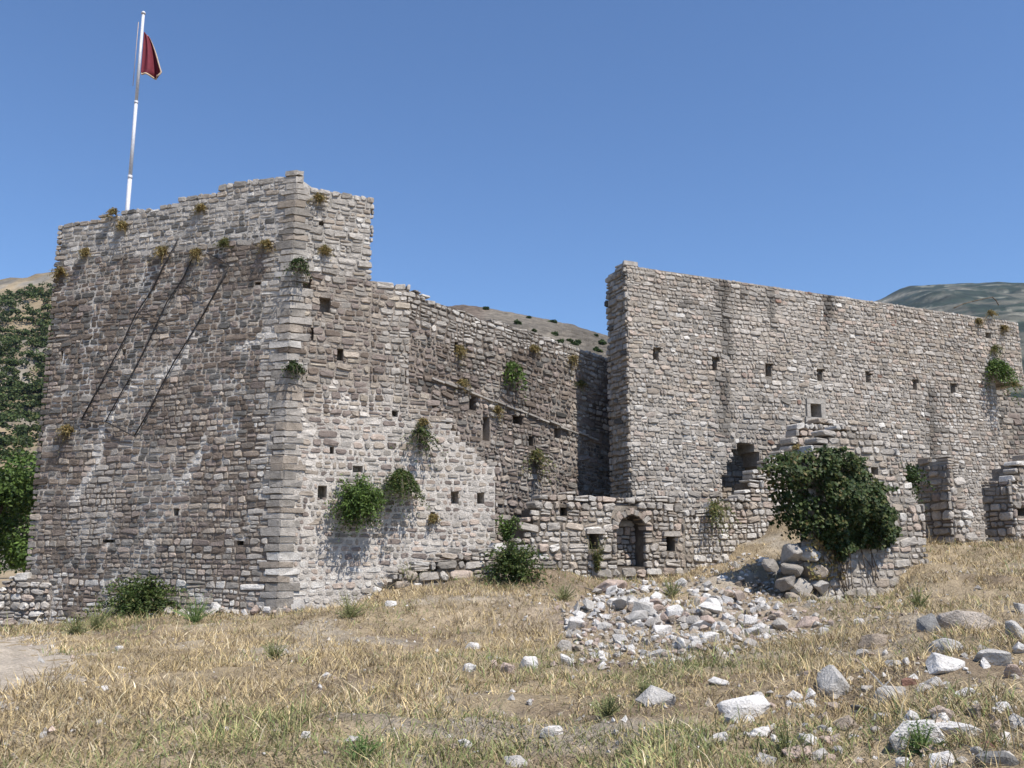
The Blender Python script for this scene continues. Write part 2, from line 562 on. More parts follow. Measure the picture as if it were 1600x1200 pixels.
def lay_courses(u0, u1, v0, v1, ch, ln, gap, top, bot=None, holes=(), wave=0.05, waves=(0.35, 0.45), seed=0, split=0.14, hj=(0.72, 1.32), zone=None, cuts=()):
    """rows of stones (u, v, half-width, half-height)"""
    r = random.Random(seed)
    holes = [(a + r.uniform(-0.02, 0.05), b - r.uniform(-0.02, 0.05), c + r.uniform(-0.02, 0.05), d - r.uniform(-0.02, 0.05), e) for (a, b, c, d, e) in holes]
    out = []
    v = v0
    while v < v1:
        h = ch * r.uniform(*hj)
        u = u0 - r.uniform(0, ln)
        while u < u1:
            L = h * min(max(0.6, r.lognormvariate(math.log(ln / ch), 0.42)), 2.5 if r.random() < 0.93 else 3.4)
            if zone:
                L *= zone(u + L / 2, v + h / 2)
            a, b = max(u, u0), min(u + L, u1)
            u += L
            if b - a < 0.07:
                continue
            segs = [(a, b)]
            for cu_ in cuts:
                segs = [q_ for (sa, sb) in segs for q_ in (((sa, cu_), (cu_, sb)) if sa < cu_ < sb else ((sa, sb),)) if q_[1] - q_[0] > 0.06]
            for (hu0, hu1, hv0, hv1, hd) in holes:
                if v + h * 0.82 > hv0 and v + h * 0.18 < hv1:
                    ns = []
                    for (sa, sb) in segs:
                        if sb <= hu0 or sa >= hu1:
                            ns.append((sa, sb))
                        else:
                            if hu0 - sa > 0.07: ns.append((sa, hu0))
                            if sb - hu1 > 0.07: ns.append((hu1, sb))
                    segs = ns
            for sa, sb in segs:
                rows = [(v, v + h)]
                p = r.random()
                if p < split and h > 0.13:
                    m = v + h * r.uniform(0.38, 0.62); rows = [(v, m), (m, v + h)]
                if p > 0.93 and h > 0.12 and sb - sa > 0.22:   # a pocket of small filling stones
                    m = sa + (sb - sa) * r.uniform(0.35, 0.65); hm = v + h * r.uniform(0.4, 0.6)
                    rows = []
                    for (qa, qb, wa, wb) in ((sa, m, v, hm), (m, sb, v, hm + 0.02), (sa, m, hm, v + h), (m, sb, hm + 0.02, v + h)):
                        if (wa + wb) / 2 + 0.3 * (wb - wa) < top((qa + qb) / 2) and not (bot and (wa + wb) / 2 < bot((qa + qb) / 2)):
                            out.append(((qa + qb) / 2, (wa + wb) / 2, (qb - qa) / 2 - gap / 2, (wb - wa) / 2 - gap / 2))
                for va, vb in rows:
                    cu, cv = (sa + sb) / 2, (va + vb) / 2
                    if cv + 0.3 * (vb - va) > top(cu) or (bot and cv < bot(cu)):
                        continue
                    out.append((cu, cv, (sb - sa) / 2 - gap / 2, (vb - va) / 2 - gap / 2))
        v += h
    A = np.array(out)
    A[:, 2:] = np.maximum(A[:, 2:], 0.03)
    A[:, 1] += (fbm(A[:, 0] * waves[0], A[:, 1] * waves[1], seed + 5, 3) - 0.5) * 2 * wave + (vnoise(A[:, 0] * 1.7, A[:, 1] * 1.1, seed + 8) - 0.5) * 0.06 + rng.normal(0, 0.006, len(A))
    return A


def finish(A, proud=(0.02, 0.06), ex=(0.10, 0.24), depth=0.07, tilt=0.05, top=None, deep=0.35):
    n = len(A)
    S = np.empty((n, 8))
    S[:, :4] = A
    S[:, 4] = rng.uniform(*proud, n) * 0.64 * np.clip(A[:, 3] / 0.08, 0.6, 1.5)
    S[:, 5] = depth
    if top is not None:
        nearT = A[:, 1] > np.array([top(u) for u in A[:, 0]]) - 0.35
        S[nearT, 5] = deep
    S[:, 6] = rng.uniform(*ex, n)
    S[:, 7] = rng.normal(0, tilt, n)
    return S


def pick(n, cols, wts, jit=0.10):
    cols = np.array(cols); wts = np.array(wts, float); wts = wts / wts.sum()
    k = rng.choice(len(cols), n, p=wts)
    return cols[k] * (1 + rng.normal(0, jit, (n, 1))).clip(0.5, 1.6)


LG = (0.42, 0.385, 0.342); WG = (0.37, 0.315, 0.258); BR = (0.188, 0.15, 0.12); DG = (0.14, 0.132, 0.12)
PK = (0.44, 0.36, 0.30); WH = (0.56, 0.53, 0.485); TN = (0.40, 0.345, 0.275); MG = (0.30, 0.272, 0.238); RD = (0.27, 0.18, 0.14)
PURP = (0.235, 0.193, 0.168)


def core(pl, u0, u1, v0, top, thick, holes=(), bot=None, cell=0.13, vmax=None, colfn=None, rough=0.012, drop=0.10):
    """mortar-and-rubble body of a wall: cells with recessed holes, closed on every side"""
    us = set(np.round(np.linspace(u0, u1, max(2, int((u1 - u0) / cell) + 1)), 4)); tmax = vmax
    vs_ = set(np.round(np.linspace(v0, tmax, max(2, int((tmax - v0) / cell) + 1)), 4))
    for h in holes:
        for e in h[:2]: us.add(round(e, 4))
        for e in h[2:4]: vs_.add(round(e, 4))
    us = np.array(sorted(u for u in us if u0 - 1e-6 <= u <= u1 + 1e-6)); vs_ = np.array(sorted(vs_))
    nu, nv = len(us) - 1, len(vs_) - 1
    uc = (us[1:] + us[:-1]) / 2; vc = (vs_[1:] + vs_[:-1]) / 2
    D = np.full((nu, nv), np.nan)
    for i in range(nu):
        t = min(top(uc[i]), top(uc[i] - 0.12), top(uc[i] + 0.12)) - drop; b = bot(uc[i]) if bot else -1e9
        ok = (vc < t) & (vc > b)
        D[i, ok] = 0.0
        for h in holes:
            if h[0] < uc[i] < h[1]:
                s = ok & (vc > h[2]) & (vc < h[3])
                D[i, s] = -h[4]
    V = []; F = []; cache = {}
    back = -thick

    def vert(i, j, d):
        k = (i, j, round(d, 4))
        if k not in cache:
            cache[k] = len(V)
            V.append((us[i], vs_[j], d))
        return cache[k]

    def dget(i, j):
        if 0 <= i < nu and 0 <= j < nv and not np.isnan(D[i, j]):
            return D[i, j]
        return None
    for i in range(nu):
        for j in range(nv):
            d = dget(i, j)
            if d is None:
                continue
            F.append((vert(i, j, d), vert(i + 1, j, d), vert(i + 1, j + 1, d), vert(i, j + 1, d)))
            F.append((vert(i, j, back), vert(i, j + 1, back), vert(i + 1, j + 1, back), vert(i + 1, j, back)))
            for (di, dj, e) in ((-1, 0, ((0, 0), (0, 1))), (1, 0, ((1, 1), (1, 0))), (0, -1, ((1, 0), (0, 0))), (0, 1, ((0, 1), (1, 1)))):
                nd = dget(i + di, j + dj)
                lo = back if nd is None else nd
                if lo < d - 1e-6:
                    (a0, a1), (c0, c1) = e
                    F.append((vert(i + a0, j + a1, d), vert(i + c0, j + c1, d), vert(i + c0, j + c1, lo), vert(i + a0, j + a1, lo)))
    V = np.array(V)
    jit = np.where(np.abs(V[:, 2]) < 1e-6, 1.0, 0.0)
    dd = V[:, 2] + jit * (fbm(V[:, 0] * 5, V[:, 1] * 5, 61, 3) - 0.5) * 2 * rough
    P = pl.w(V[:, 0], V[:, 1], dd)
    col = colfn(V[:, 0], V[:, 1]) if colfn else np.tile(np.array([0.4, 0.36, 0.31]), (len(V), 1))
    return P, F, col


N_SINGLE = 300


def add_stones(root, sets, nsing=N_SINGLE, minpx=8.0, rest='stonework'):
    """sets: (plane, S, colours). Largest in the picture become parts of their own, the rest one part."""
    allV = []; allC = []; area = []
    for pl, S, col in sets:
        V = stone_verts(pl, S)
        allV.append(V); allC.append(col)
        cpos = pl.w(S[:, 0], S[:, 1])
        dp = depth_of(cpos)
        area.append(S[:, 2] * S[:, 3] * 4 * (FPX / dp) ** 2 * np.abs(((cpos - CAM) / np.linalg.norm(cpos - CAM, axis=1)[:, None]) @ pl.n))
    V = np.concatenate(allV); col = np.concatenate(allC); area = np.concatenate(area)
    tone = 1 + rng.normal(0, 0.05, (len(V), NVS, 1))
    order = np.argsort(-area)
    sing = order[:nsing]
    loc = np.array(root.location)
    for k in sing:
        c = V[k].mean(0)
        me = mesh_tris('stone', V[k] - c, ST_T, col[k][None] * tone[k], M_STONE)
        obj('stone', me, root, c - loc)
    o = order[nsing:]
    if len(o):
        n = len(o)
        TT = (ST_T[None] + (np.arange(n) * NVS)[:, None, None]).reshape(-1, 3)
        cc = (col[o][:, None, :] * tone[o]).reshape(-1, 3)
        obj(rest, mesh_tris(rest, V[o].reshape(-1, 3) - loc, TT, cc, M_STONE), root, kind='stuff')


def add_core(root, P, F, col, name='mortar_core'):
    loc = np.array(root.location)
    return obj(name, mesh_faces(name, P - loc, F, col, M_MORTAR), root)


def prof(pl, pts, drops=()):
    q = [pl.uv(*p) for p in pts]
    for (x, ya, yb) in drops:                  # sheer drop at one place along the wall
        ud = pl.uv(x, yb)[0]
        q += [(ud - 0.002, pl.uv(x, ya)[1]), (ud + 0.002, pl.uv(x, yb)[1])]
    q = sorted(q)
    x = np.array([a for a, _ in q]); y = np.array([b for _, b in q])
    return lambda u: float(np.interp(u, x, y))


def hole(pl, x0, y0, x1, y1, d=0.35):
    ua, va = pl.uv(x0, y1); ub, vb = pl.uv(x1, y0)
    return (min(ua, ub), max(ua, ub), min(va, vb), max(va, vb), d)


def mcol(c1, c2, sc=1.2, seed=70):
    c1 = np.array(c1); c2 = np.array(c2)
    return lambda u, v: c1 + (c2 - c1) * sstep(0.35, 0.65, fbm(u * sc, v * sc, seed))[:, None]


# ------------------------------------------------------------------ the corner tower
uLl = PL_L.uv(67, 600)[0]
topL = prof(PL_L, [(88, 350), (150, 340), (200, 329), (268, 320), (274, 309), (340, 299), (346, 287), (410, 275), (452, 268), (470, 268)])
topA = prof(PL_A, [(440, 268), (462, 272), (488, 292), (530, 298), (560, 304), (600, 437), (670, 607), (715, 670), (764, 719), (783, 722)], [(582, 307, 430), (639, 448, 598)])
uAe = PL_A.uv(783, 760)[0]
tower = thing('corner_tower', 'tall brown and grey stone corner tower with the flagpole on top', 'tower', tuple(corner[:2]) + (0,))
holesL = [hole(PL_L, 270, 794, 281, 806, 0.3), hole(PL_L, 160, 843, 180, 848, 0.2), hole(PL_L, 370, 845, 381, 852, 0.25), hole(PL_L, 94, 548, 99, 566, 0.3),
          hole(PL_L, 121, 553, 126, 568, 0.3), hole(PL_L, 190, 545, 197, 557, 0.25), hole(PL_L, 398, 440, 408, 446, 0.25)]
AL = lay_courses(uLl, -0.30, -0.6, 11.5, 0.138, 0.195, 0.024, topL, holes=holesL, seed=1, wave=0.07,
                 zone=lambda u, v: 1.45 if u > -0.75 else (1.25 if u < uLl + 0.6 else 1.0))
SL = finish(AL, (0.014, 0.048), top=topL)
v400 = lambda u: np.interp(u, [PL_L.uv(88, 409)[0], 0], [PL_L.uv(88, 409)[1], PL_L.uv(444, 375)[1]])
u, v = AL[:, 0], AL[:, 1]
hi = v > v400(u) + (fbm(u * 1.2, v * 1.2, 8) - 0.5) * 0.5
qn = (u > -0.55 - 0.35 * fbm(u * 0.3, v * 0.9, 12)) & (fbm(u, v * 0.7, 14) > 0.36)
dk = sstep(0.40, 0.56, fbm(u * 0.55, v * 0.5, 16) + 0.16 * sstep(3.2, 5.5, v) * (1 - sstep(8.2, 9.0, v)))
n = len(u)
cH = pick(n, [LG, MG, WG, DG, WH], [5, 3, 2, 0.8, 0.8])
cD = pick(n, [BR, PURP, MG, DG, WG], [4, 2, 1.2, 3.4, 0.7], 0.2)
cM = pick(n, [MG, WG, BR, PURP, LG, PK], [3, 3, 2.5, 2.5, 1.6, 0.8])
cQ = pick(n, [LG, MG, WG, WH], [5, 2, 1, 1])
cL = cM * (1 - dk[:, None]) + cD * dk[:, None]
cL = np.where(hi[:, None], cH, cL); cL = np.where(qn[:, None], cQ, cL)
whp = (sstep(0.60, 0.70, fbm(u * 0.6 + 3, v * 0.6, 19)) * (v < 5))[:, None] * 0.6
cL = cL * (1 - whp) + np.array(LG) * whp
lowr = (v < 1.0 + 0.8 * fbm(u * 0.9, v * 0, 23) - 0.35)[:, None] * (rng.random((n, 1)) < 0.6)
cL = np.where(lowr, pick(n, [WH, LG, PK], [2, 2, 1]), cL)


def vein(pl, u, v, lines, w):
    P = np.stack([u, v], -1); best = np.full(len(u), 9.0)
    for ln_ in lines:
        q_ = np.array([pl.uv(*p) for p in ln_])
        for a, b in zip(q_[:-1], q_[1:]):
            ab = b - a; t = np.clip(((P - a) @ ab) / (ab @ ab), 0, 1)
            best = np.minimum(best, np.linalg.norm(P - a - t[:, None] * ab, axis=1))
    return (best < w)[:, None]


VL = [[(215, 590), (195, 620), (165, 660), (160, 690), (150, 730), (115, 780)], [(320, 690), (295, 740), (275, 780)], [(300, 520), (285, 560), (240, 600)], [(370, 545), (420, 525)]]
VA = [[(520, 600), (545, 632), (560, 640), (600, 668), (607, 690)], [(470, 620), (485, 700), (480, 740)]]
cL = np.where(vein(PL_L, u, v, VL, 0.085), np.array([0.56, 0.52, 0.47]), cL)


def colmL(uu, vv):
    f = sstep(0.46, 0.62, fbm(uu * 0.7, vv * 0.7, 25))[:, None]
    c = np.array([0.22, 0.18, 0.145]) * (1 - f) + np.array([0.50, 0.445, 0.38]) * f
    top = (vv > np.interp(uu, [PL_L.uv(88, 409)[0], 0], [PL_L.uv(88, 409)[1], PL_L.uv(444, 375)[1]]))[:, None]
    c = np.where(top, np.array([0.46, 0.43, 0.39]), c)
    streak = (np.abs(fbm(uu * 1.1, vv * 0.5, 27) - 0.5) < 0.025)[:, None]
    return np.where(streak | vein(PL_L, uu, vv, VL, 0.12), np.array([0.60, 0.56, 0.50]), c)


holesA = [hole(PL_A, 459, 436, 488, 452, 0.22), hole(PL_A, 498, 466, 517, 490, 0.28), hole(PL_A, 526, 545, 537, 563, 0.4), hole(PL_A, 612, 641, 622, 651, 0.35),
          hole(PL_A, 515, 698, 522, 709, 0.35), hole(PL_A, 551, 728, 567, 738, 0.3), hole(PL_A, 496, 759, 511, 780, 0.4), hole(PL_A, 704, 768, 717, 787, 0.4),
          hole(PL_A, 745, 770, 757, 787, 0.4), hole(PL_A, 484, 512, 491, 532, 0.2), hole(PL_A, 498, 345, 507, 352, 0.2), hole(PL_A, 672, 800, 680, 818, 0.2)]
zw = PL_A.uv(560, 650)[1]                      # below this: wide white mortar
cutsA = [PL_A.uv(582, 430)[0], PL_A.uv(639, 598)[0]]
AA_hi = lay_courses(0.30, uAe, zw, 11.6, 0.145, 0.21, 0.026, topA, holes=holesA, seed=2, wave=0.06, cuts=cutsA)
AA_lo = lay_courses(0.30, uAe, -0.6, zw, 0.165, 0.215, 0.046, topA, holes=holesA, seed=3, wave=0.07, split=0.05, hj=(0.8, 1.25))
AA_hi = AA_hi[(AA_hi[:, 1] > zw)]
SA_hi = finish(AA_hi, (0.02, 0.065), top=topA); SA_lo = finish(AA_lo, (0.010, 0.04), (0.14, 0.30), top=topA)
AAx = np.concatenate([AA_hi, AA_lo]); SA = np.concatenate([SA_hi, SA_lo])
u, v = AAx[:, 0], AAx[:, 1]; n = len(u)
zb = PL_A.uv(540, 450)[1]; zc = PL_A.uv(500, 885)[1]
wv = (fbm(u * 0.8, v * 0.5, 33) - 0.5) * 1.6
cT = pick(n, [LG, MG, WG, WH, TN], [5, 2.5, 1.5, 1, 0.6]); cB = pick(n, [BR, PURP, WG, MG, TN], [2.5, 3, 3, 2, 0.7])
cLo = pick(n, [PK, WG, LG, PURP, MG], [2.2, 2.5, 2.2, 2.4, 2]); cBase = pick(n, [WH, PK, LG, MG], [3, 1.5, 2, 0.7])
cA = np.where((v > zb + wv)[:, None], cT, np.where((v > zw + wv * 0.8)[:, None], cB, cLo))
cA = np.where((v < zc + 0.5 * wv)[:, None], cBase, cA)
seam = ((u > uA - 0.55) & (u < uA + 0.1) & (v > zw))[:, None] & (rng.random((n, 1)) < 0.75)
cA = np.where(seam, pick(n, [LG, MG], [2, 1]), cA)


cA = np.where(vein(PL_A, u, v, VA, 0.08), np.array([0.60, 0.55, 0.49]), cA)


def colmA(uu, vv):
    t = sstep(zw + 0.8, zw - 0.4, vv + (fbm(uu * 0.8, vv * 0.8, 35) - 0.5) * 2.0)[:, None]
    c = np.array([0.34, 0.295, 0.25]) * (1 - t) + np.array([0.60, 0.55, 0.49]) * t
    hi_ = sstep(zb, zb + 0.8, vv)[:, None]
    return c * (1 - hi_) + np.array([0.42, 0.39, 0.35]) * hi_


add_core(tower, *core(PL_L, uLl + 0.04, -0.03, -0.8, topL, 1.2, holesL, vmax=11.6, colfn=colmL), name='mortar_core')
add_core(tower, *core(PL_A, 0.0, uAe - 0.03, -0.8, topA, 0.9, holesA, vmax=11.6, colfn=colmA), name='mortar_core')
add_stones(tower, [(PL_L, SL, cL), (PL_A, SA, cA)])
# dressed corner stones, long and short in turn
vq = -0.5; kq = 0
while vq < topL(-0.05) - 0.05:
    hq = random.uniform(0.12, 0.21)
    hq = min(hq, topL(-0.05) + 0.03 - vq) if vq + hq > topL(-0.05) - 0.08 else hq
    la_, lb_ = ((0.30, 0.44) if kq % 2 else (0.44, 0.30))
    la_ *= random.uniform(0.75, 1.15); lb_ *= random.uniform(0.75, 1.15)
    if vq + hq > topA(0.32): lb_ = 0.16
    p_ = random.uniform(0.018, 0.042)
    g_ = 0.01
    foot = [PL_L.w(-la_, 0, p_), PL_L.w(-0.03, 0, p_ + 0.005), PL_L.w(0.0, 0, p_ * 0.4), PL_A.w(0.03, 0, p_ + 0.005), PL_A.w(lb_, 0, p_), PL_A.w(lb_, 0, -0.12), PL_L.w(-la_, 0, -0.12)]
    foot[2] = corner * np.array([1, 1, 0]) + (PL_L.n + PL_A.n) * p_ * 0.55
    Vq = np.array([f_ * np.array([1, 1, 0]) + np.array([random.uniform(-.016, .016), random.uniform(-.016, .016), z_ + random.uniform(-.02, .012) * (1 if z_ > vq + 0.05 else -1)]) for z_ in (vq + g_, vq + hq - g_) for f_ in foot])
    m_ = len(foot)
    Fq = [(i, (i + 1) % m_, (i + 1) % m_ + m_, i + m_) for i in range(m_)] + [tuple(range(m_))[::-1], tuple(range(m_, 2 * m_))]
    cq_ = np.array(random.choices([LG, MG, WG, WH, BR], [5, 3.5, 3, 0.3, 0.9 if 5 < vq < 8 else 0.0])[0]) * random.uniform(0.88, 1.04)
    cc_ = Vq.mean(0)
    obj('corner_stone', mesh_faces('corner_stone', Vq - cc_, Fq, np.tile(cq_, (2 * m_, 1)) * rng.uniform(0.85, 1.1, (2 * m_, 1)), M_STONE), tower, cc_ - np.array(tower.location))
    vq += hq; kq += 1
# solid fill of the tower behind its faces, a terrace below the parapets
e0 = PL_L.w(uLl + 0.1, 0, -0.15); e1 = PL_L.w(-0.3, 0, -0.3); e2 = PL_A.w(cutsA[0] - 0.35, 0, -0.3); e3 = PL_A.w(cutsA[0] - 0.35, 0, -6.0); e4 = PL_L.w(uLl + 0.1, 0, -6.0)
ring = [e0, e1, e2, e3, e4]; zt = topL(uLl + 0.3) - 0.45
Vt = [(*p[:2], -0.8) for p in ring] + [(*p[:2], zt) for p in ring]
Ft = [(i, (i + 1) % 5, (i + 1) % 5 + 5, i + 5) for i in range(5)] + [(5, 6, 7, 8, 9)]
add_core(tower, np.array(Vt), Ft, np.tile(np.array([0.3, 0.27, 0.22]), (10, 1)), 'rubble_fill')

# ------------------------------------------------------------------ curtain wall that runs back from the tower
uBe = PL_B.uv(950, 700)[0] + 1.5
topB = prof(PL_B, [(630, 446), (660, 458), (690, 470), (740, 487), (800, 505), (870, 530), (938, 556), (980, 570)])
curtain = thing('curtain_wall', 'dark rough stone curtain wall receding from the tower with a sloping top', 'wall', tuple(PL_B.o[:2]) + (0,))
holesB = [hole(PL_B, 754, 652, 765, 688, 0.3), hole(PL_B, 801, 650, 816, 664, 0.3), hole(PL_B, 824, 682, 833, 696, 0.3), hole(PL_B, 866, 670, 876, 684, 0.35),
          hole(PL_B, 733, 620, 744, 640, 0.25), hole(PL_B, 710, 535, 716, 550, 0.2), hole(PL_B, 690, 470, 700, 476, 0.1)]
AB = lay_courses(0.12, uBe, 0.0, 9.4, 0.155, 0.20, 0.033, lambda u: topB(u) + 0.075 * (u - 1.5), holes=[(a, b, c + 0.075 * ((a + b) / 2 - 1.5), d + 0.075 * ((a + b) / 2 - 1.5), e) for (a, b, c, d, e) in holesB], seed=4, wave=0.10, split=0.2, hj=(0.65, 1.35))
AB[:, 1] -= 0.075 * (AB[:, 0] - 1.5)
SB = finish(AB, (0.03, 0.105), (0.14, 0.34), tilt=0.16, top=topB)
u, v = AB[:, 0], AB[:, 1]; n = len(u)
dk = sstep(0.4, 0.65, fbm(u * 0.7, v * 0.7, 36))[:, None]
cB_ = pick(n, [MG, PURP, WG, LG, PK], [3, 2.5, 1.5, 1.6, 0.6], 0.2) * (1 - dk) + pick(n, [BR, DG, PURP, MG], [3, 2, 3, 1.4], 0.2) * dk
tb = np.array([topB(a) for a in u]) - v
cB_ = np.where((tb < 0.9 * fbm(u * 1, v * 0, 3) + 0.2)[:, None], pick(n, [LG, MG, WH], [4, 2, 0.6]), cB_)
cB_ = cB_ * 0.92
add_core(curtain, *core(PL_B, 0.1, uBe, -0.5, topB, 1.3, holesB, vmax=8.4, colfn=mcol((0.14, 0.115, 0.095), (0.33, 0.28, 0.235), 0.9)))
add_stones(curtain, [(PL_B, SB, cB_)])
# string course of thin slabs running down the curtain wall
la = PL_B.uv(672, 591); lb = PL_B.uv(932, 690)
nslab = 15
for k in range(nslab):
    t0, t1 = k / nslab, (k + 0.94) / nslab
    ua, va = la[0] + (lb[0] - la[0]) * t0, la[1] + (lb[1] - la[1]) * t0
    ub, vb = la[0] + (lb[0] - la[0]) * t1, la[1] + (lb[1] - la[1]) * t1
    th = random.uniform(0.04, 0.06); pr = random.uniform(0.07, 0.13)
    j = random.uniform(-0.03, 0.03)
    Vs = [PL_B.w(a, b + j, d) for (a, b) in ((ua, va), (ub, vb), (ub, vb + th), (ua, va + th)) for d in (-0.08, pr)]
    Vs = np.array(Vs); c = Vs.mean(0)
    Fs = [(1, 3, 5, 7), (0, 6, 4, 2), (0, 2, 3, 1), (2, 4, 5, 3), (4, 6, 7, 5), (6, 0, 1, 7)]
    obj('ledge_slab', mesh_faces('ledge_slab', Vs - c, Fs, np.tile(np.array(LG) * random.uniform(0.7, 1.05), (8, 1)), M_STONE), curtain, c - np.array(curtain.location))

# ------------------------------------------------------------------ the tall wall
topR = prof(PL_R, [(975, 408), (985, 409), (1100, 424), (1200, 440), (1300, 452), (1400, 461), (1500, 470), (1508, 467), (1530, 464), (1565, 464), (1580, 474), (1590, 490), (1597, 530)])
u1560 = PL_R.uv(1561, 650)[0]; uRe = PL_R.uv(1597, 560)[0]; vOv = PL_R.uv(1580, 603)[1]
botR = lambda u: vOv + 0.25 * vnoise(u * 3, 0, 4) if u > u1560 else -1e9
tall = thing('tall_wall', 'tall pale grey stone wall with a row of square beam holes', 'wall', tuple(PL_R.o[:2]) + (0,))
holesR = []
for (hx, hy) in ((1025, 553), (1116, 567), (1201, 577), (1281, 585), (1357, 588), (1429, 600), (1489, 606)):
    s = 1.0 - (hx - 1025) / 1500
    holesR.append(hole(PL_R, hx - 5 * s, hy - 10 * s, hx + 4 * s, hy + 12 * s, 0.45))
    holesR.append(hole(PL_R, hx + 4 * s, hy - 10 * s, hx + 9 * s, hy - 2 * s, 0.18))
holesR += [hole(PL_R, 1265, 632, 1281, 652, 0.4), hole(PL_R, 1364, 731, 1372, 742, 0.3), hole(PL_R, 1540, 520, 1548, 528, 0.3), hole(PL_R, 1236, 662, 1252, 688, 0.25)]
for (x0, y0, x1) in ((1128, 742, 1138), (1138, 722, 1147), (1147, 702, 1156), (1156, 692, 1168), (1168, 694, 1178), (1178, 706, 1186), (1186, 728, 1192)):
    holesR.append(hole(PL_R, x0, y0, x1, 800, 0.8))
AR = lay_courses(0.0, uRe, 0.3, 9.6, 0.135, 0.18, 0.015, topR, botR, holesR, seed=5, wave=0.06, split=0.13)
wu0, wu1, wv0, wv1 = hole(PL_R, 1260, 626, 1287, 656)[:4]
AR = AR[~((AR[:, 0] > wu0) & (AR[:, 0] < wu1) & (AR[:, 1] > wv0) & (AR[:, 1] < wv1))]
SR = finish(AR, (0.02, 0.07), (0.12, 0.30), tilt=0.12, top=topR)
u, v = AR[:, 0], AR[:, 1]; n = len(u)
tn = sstep(0.42, 0.66, fbm(u * 0.4, v * 0.5, 55))[:, None]
cR = pick(n, [LG, MG, WG, WH, PK], [5, 2.2, 1.6, 1.1, 0.8], 0.14) * (1 - tn) + pick(n, [WG, LG, TN, PK, MG], [2.6, 3.4, 0.9, 1.6, 1.8], 0.14) * tn
rd = rng.random(n) < 0.006
cR[rd] = np.array(RD) * rng.uniform(0.8, 1.3, (rd.sum(), 1))


def stains(uu, vv):
    k = np.ones(len(uu))
    for (px, y0, y1, wd, s) in ((1130, 440, 560, 0.24, 0.62), (1128, 585, 690, 0.24, 0.62), (1205, 450, 520, 0.14, 0.5), (1293, 460, 505, 0.18, 0.75), (1290, 455, 475, 0.4, 0.25), (1452, 610, 730, 0.24, 0.55), (1180, 455, 480, 0.8, 0.18)):
        ua, va = PL_R.uv(px, y0); ub, vb = PL_R.uv(px, y1)
        d = np.abs(uu - ua + (fbm(vv * 1.5, vv * 0, 3) - 0.5) * 0.3) / wd
        inside = sstep(vb - 0.3, vb + 0.3, vv) * (1 - sstep(va - 0.1, va + 0.3, vv))
        k = k * (1 - s * np.exp(-d * d) * inside)
    return k[:, None]


pp = sstep(0.60, 0.72, fbm(u * 0.5 + 9, v * 0.6, 59))[:, None] * 0.45
cR = cR * (1 - pp) + np.array([0.50, 0.46, 0.41]) * pp
cR = cR * stains(u, v)


def colmR(uu, vv):
    return mcol((0.32, 0.28, 0.235), (0.46, 0.415, 0.355), 0.8, 71)(uu, vv) * stains(uu, vv)


add_core(tall, *core(PL_R, 0.02, uRe - 0.03, 0.0, topR, 1.05, holesR, botR, vmax=9.6, colfn=colmR))
# left end face
PL_RE = PL_R.end(0.0)
hR = topR(0.05)
topRE = lambda u: hR + 0.06 + (u * 0.12 if u < -0.2 else 0)
ARE = lay_courses(-1.12, 0.02, 0.5, 9.6, 0.165, 0.26, 0.02, topRE, seed=6, wave=0.05)
SRE = finish(ARE, (0.03, 0.12), (0.1, 0.26), tilt=0.08, top=topRE, deep=0.4)
cRE = pick(len(ARE), [LG, MG, WG, DG, TN], [4, 2.5, 2.5, 0.8, 1])
PL_RB = PL_R.off(-0.78)
ARB = lay_courses(PL_R.uv(1126, 760)[0], PL_R.uv(1194, 760)[0], PL_R.uv(1160, 790)[1], PL_R.uv(1160, 690)[1], 0.15, 0.21, 0.02, lambda u: 99, seed=66)
add_stones(tall, [(PL_R, SR, cR), (PL_RE, SRE, cRE), (PL_RB, finish(ARB, (0.02, 0.08)), pick(len(ARB), [LG, MG, WG], [2, 2, 1]))])
# dressed surround of the small window
for (x0, y0, x1, y1) in ((1260, 631, 1264, 653), (1282, 631, 1287, 654), (1259, 625, 1288, 630), (1258, 653.5, 1289, 660)):
    h = hole(PL_R, x0, y0, x1, y1)
    Vs = np.array([PL_R.w(a, b, d) for (a, b) in ((h[0], h[2]), (h[1], h[2]), (h[1], h[3]), (h[0], h[3])) for d in (-0.3, 0.06)])
    c = Vs.mean(0)
    Fs = [(1, 3, 5, 7), (0, 6, 4, 2), (0, 2, 3, 1), (2, 4, 5, 3), (4, 6, 7, 5), (6, 0, 1, 7)]
    obj('window_surround', mesh_faces('window_surround', Vs - c, Fs, np.tile(np.array((0.40, 0.37, 0.33)), (8, 1)), M_STONE), tall, c - np.array(tall.location))

# set-back wall under the broken corner of the tall wall
PL_T = PL_R.off(-1.7)
setb = thing('set_back_wall', 'shaded stone wall set back under the broken corner of the tall wall', 'wall', tuple(PL_T.w(u1560, 0)[:2]) + (0,))
uT0 = u1560 - 0.4; uT1 = u1560 + 4.5
topT = lambda u: vOv + 1.5 if u < uRe + 1.4 else vOv + 0.1
AT = lay_courses(uT0, uT1, 0.8, vOv + 1.6, 0.2, 0.3, 0.03, topT, seed=7)
add_core(setb, *core(PL_T, uT0, uT1, 0.3, topT, 0.9, vmax=vOv + 1.6, colfn=mcol((0.2, 0.18, 0.15), (0.34, 0.3, 0.26))))
add_stones(setb, [(PL_T, finish(AT, (0.02, 0.06), top=topT), pick(len(AT), [MG, PURP, DG, WG], [3, 2, 2, 1.5]))], 120)

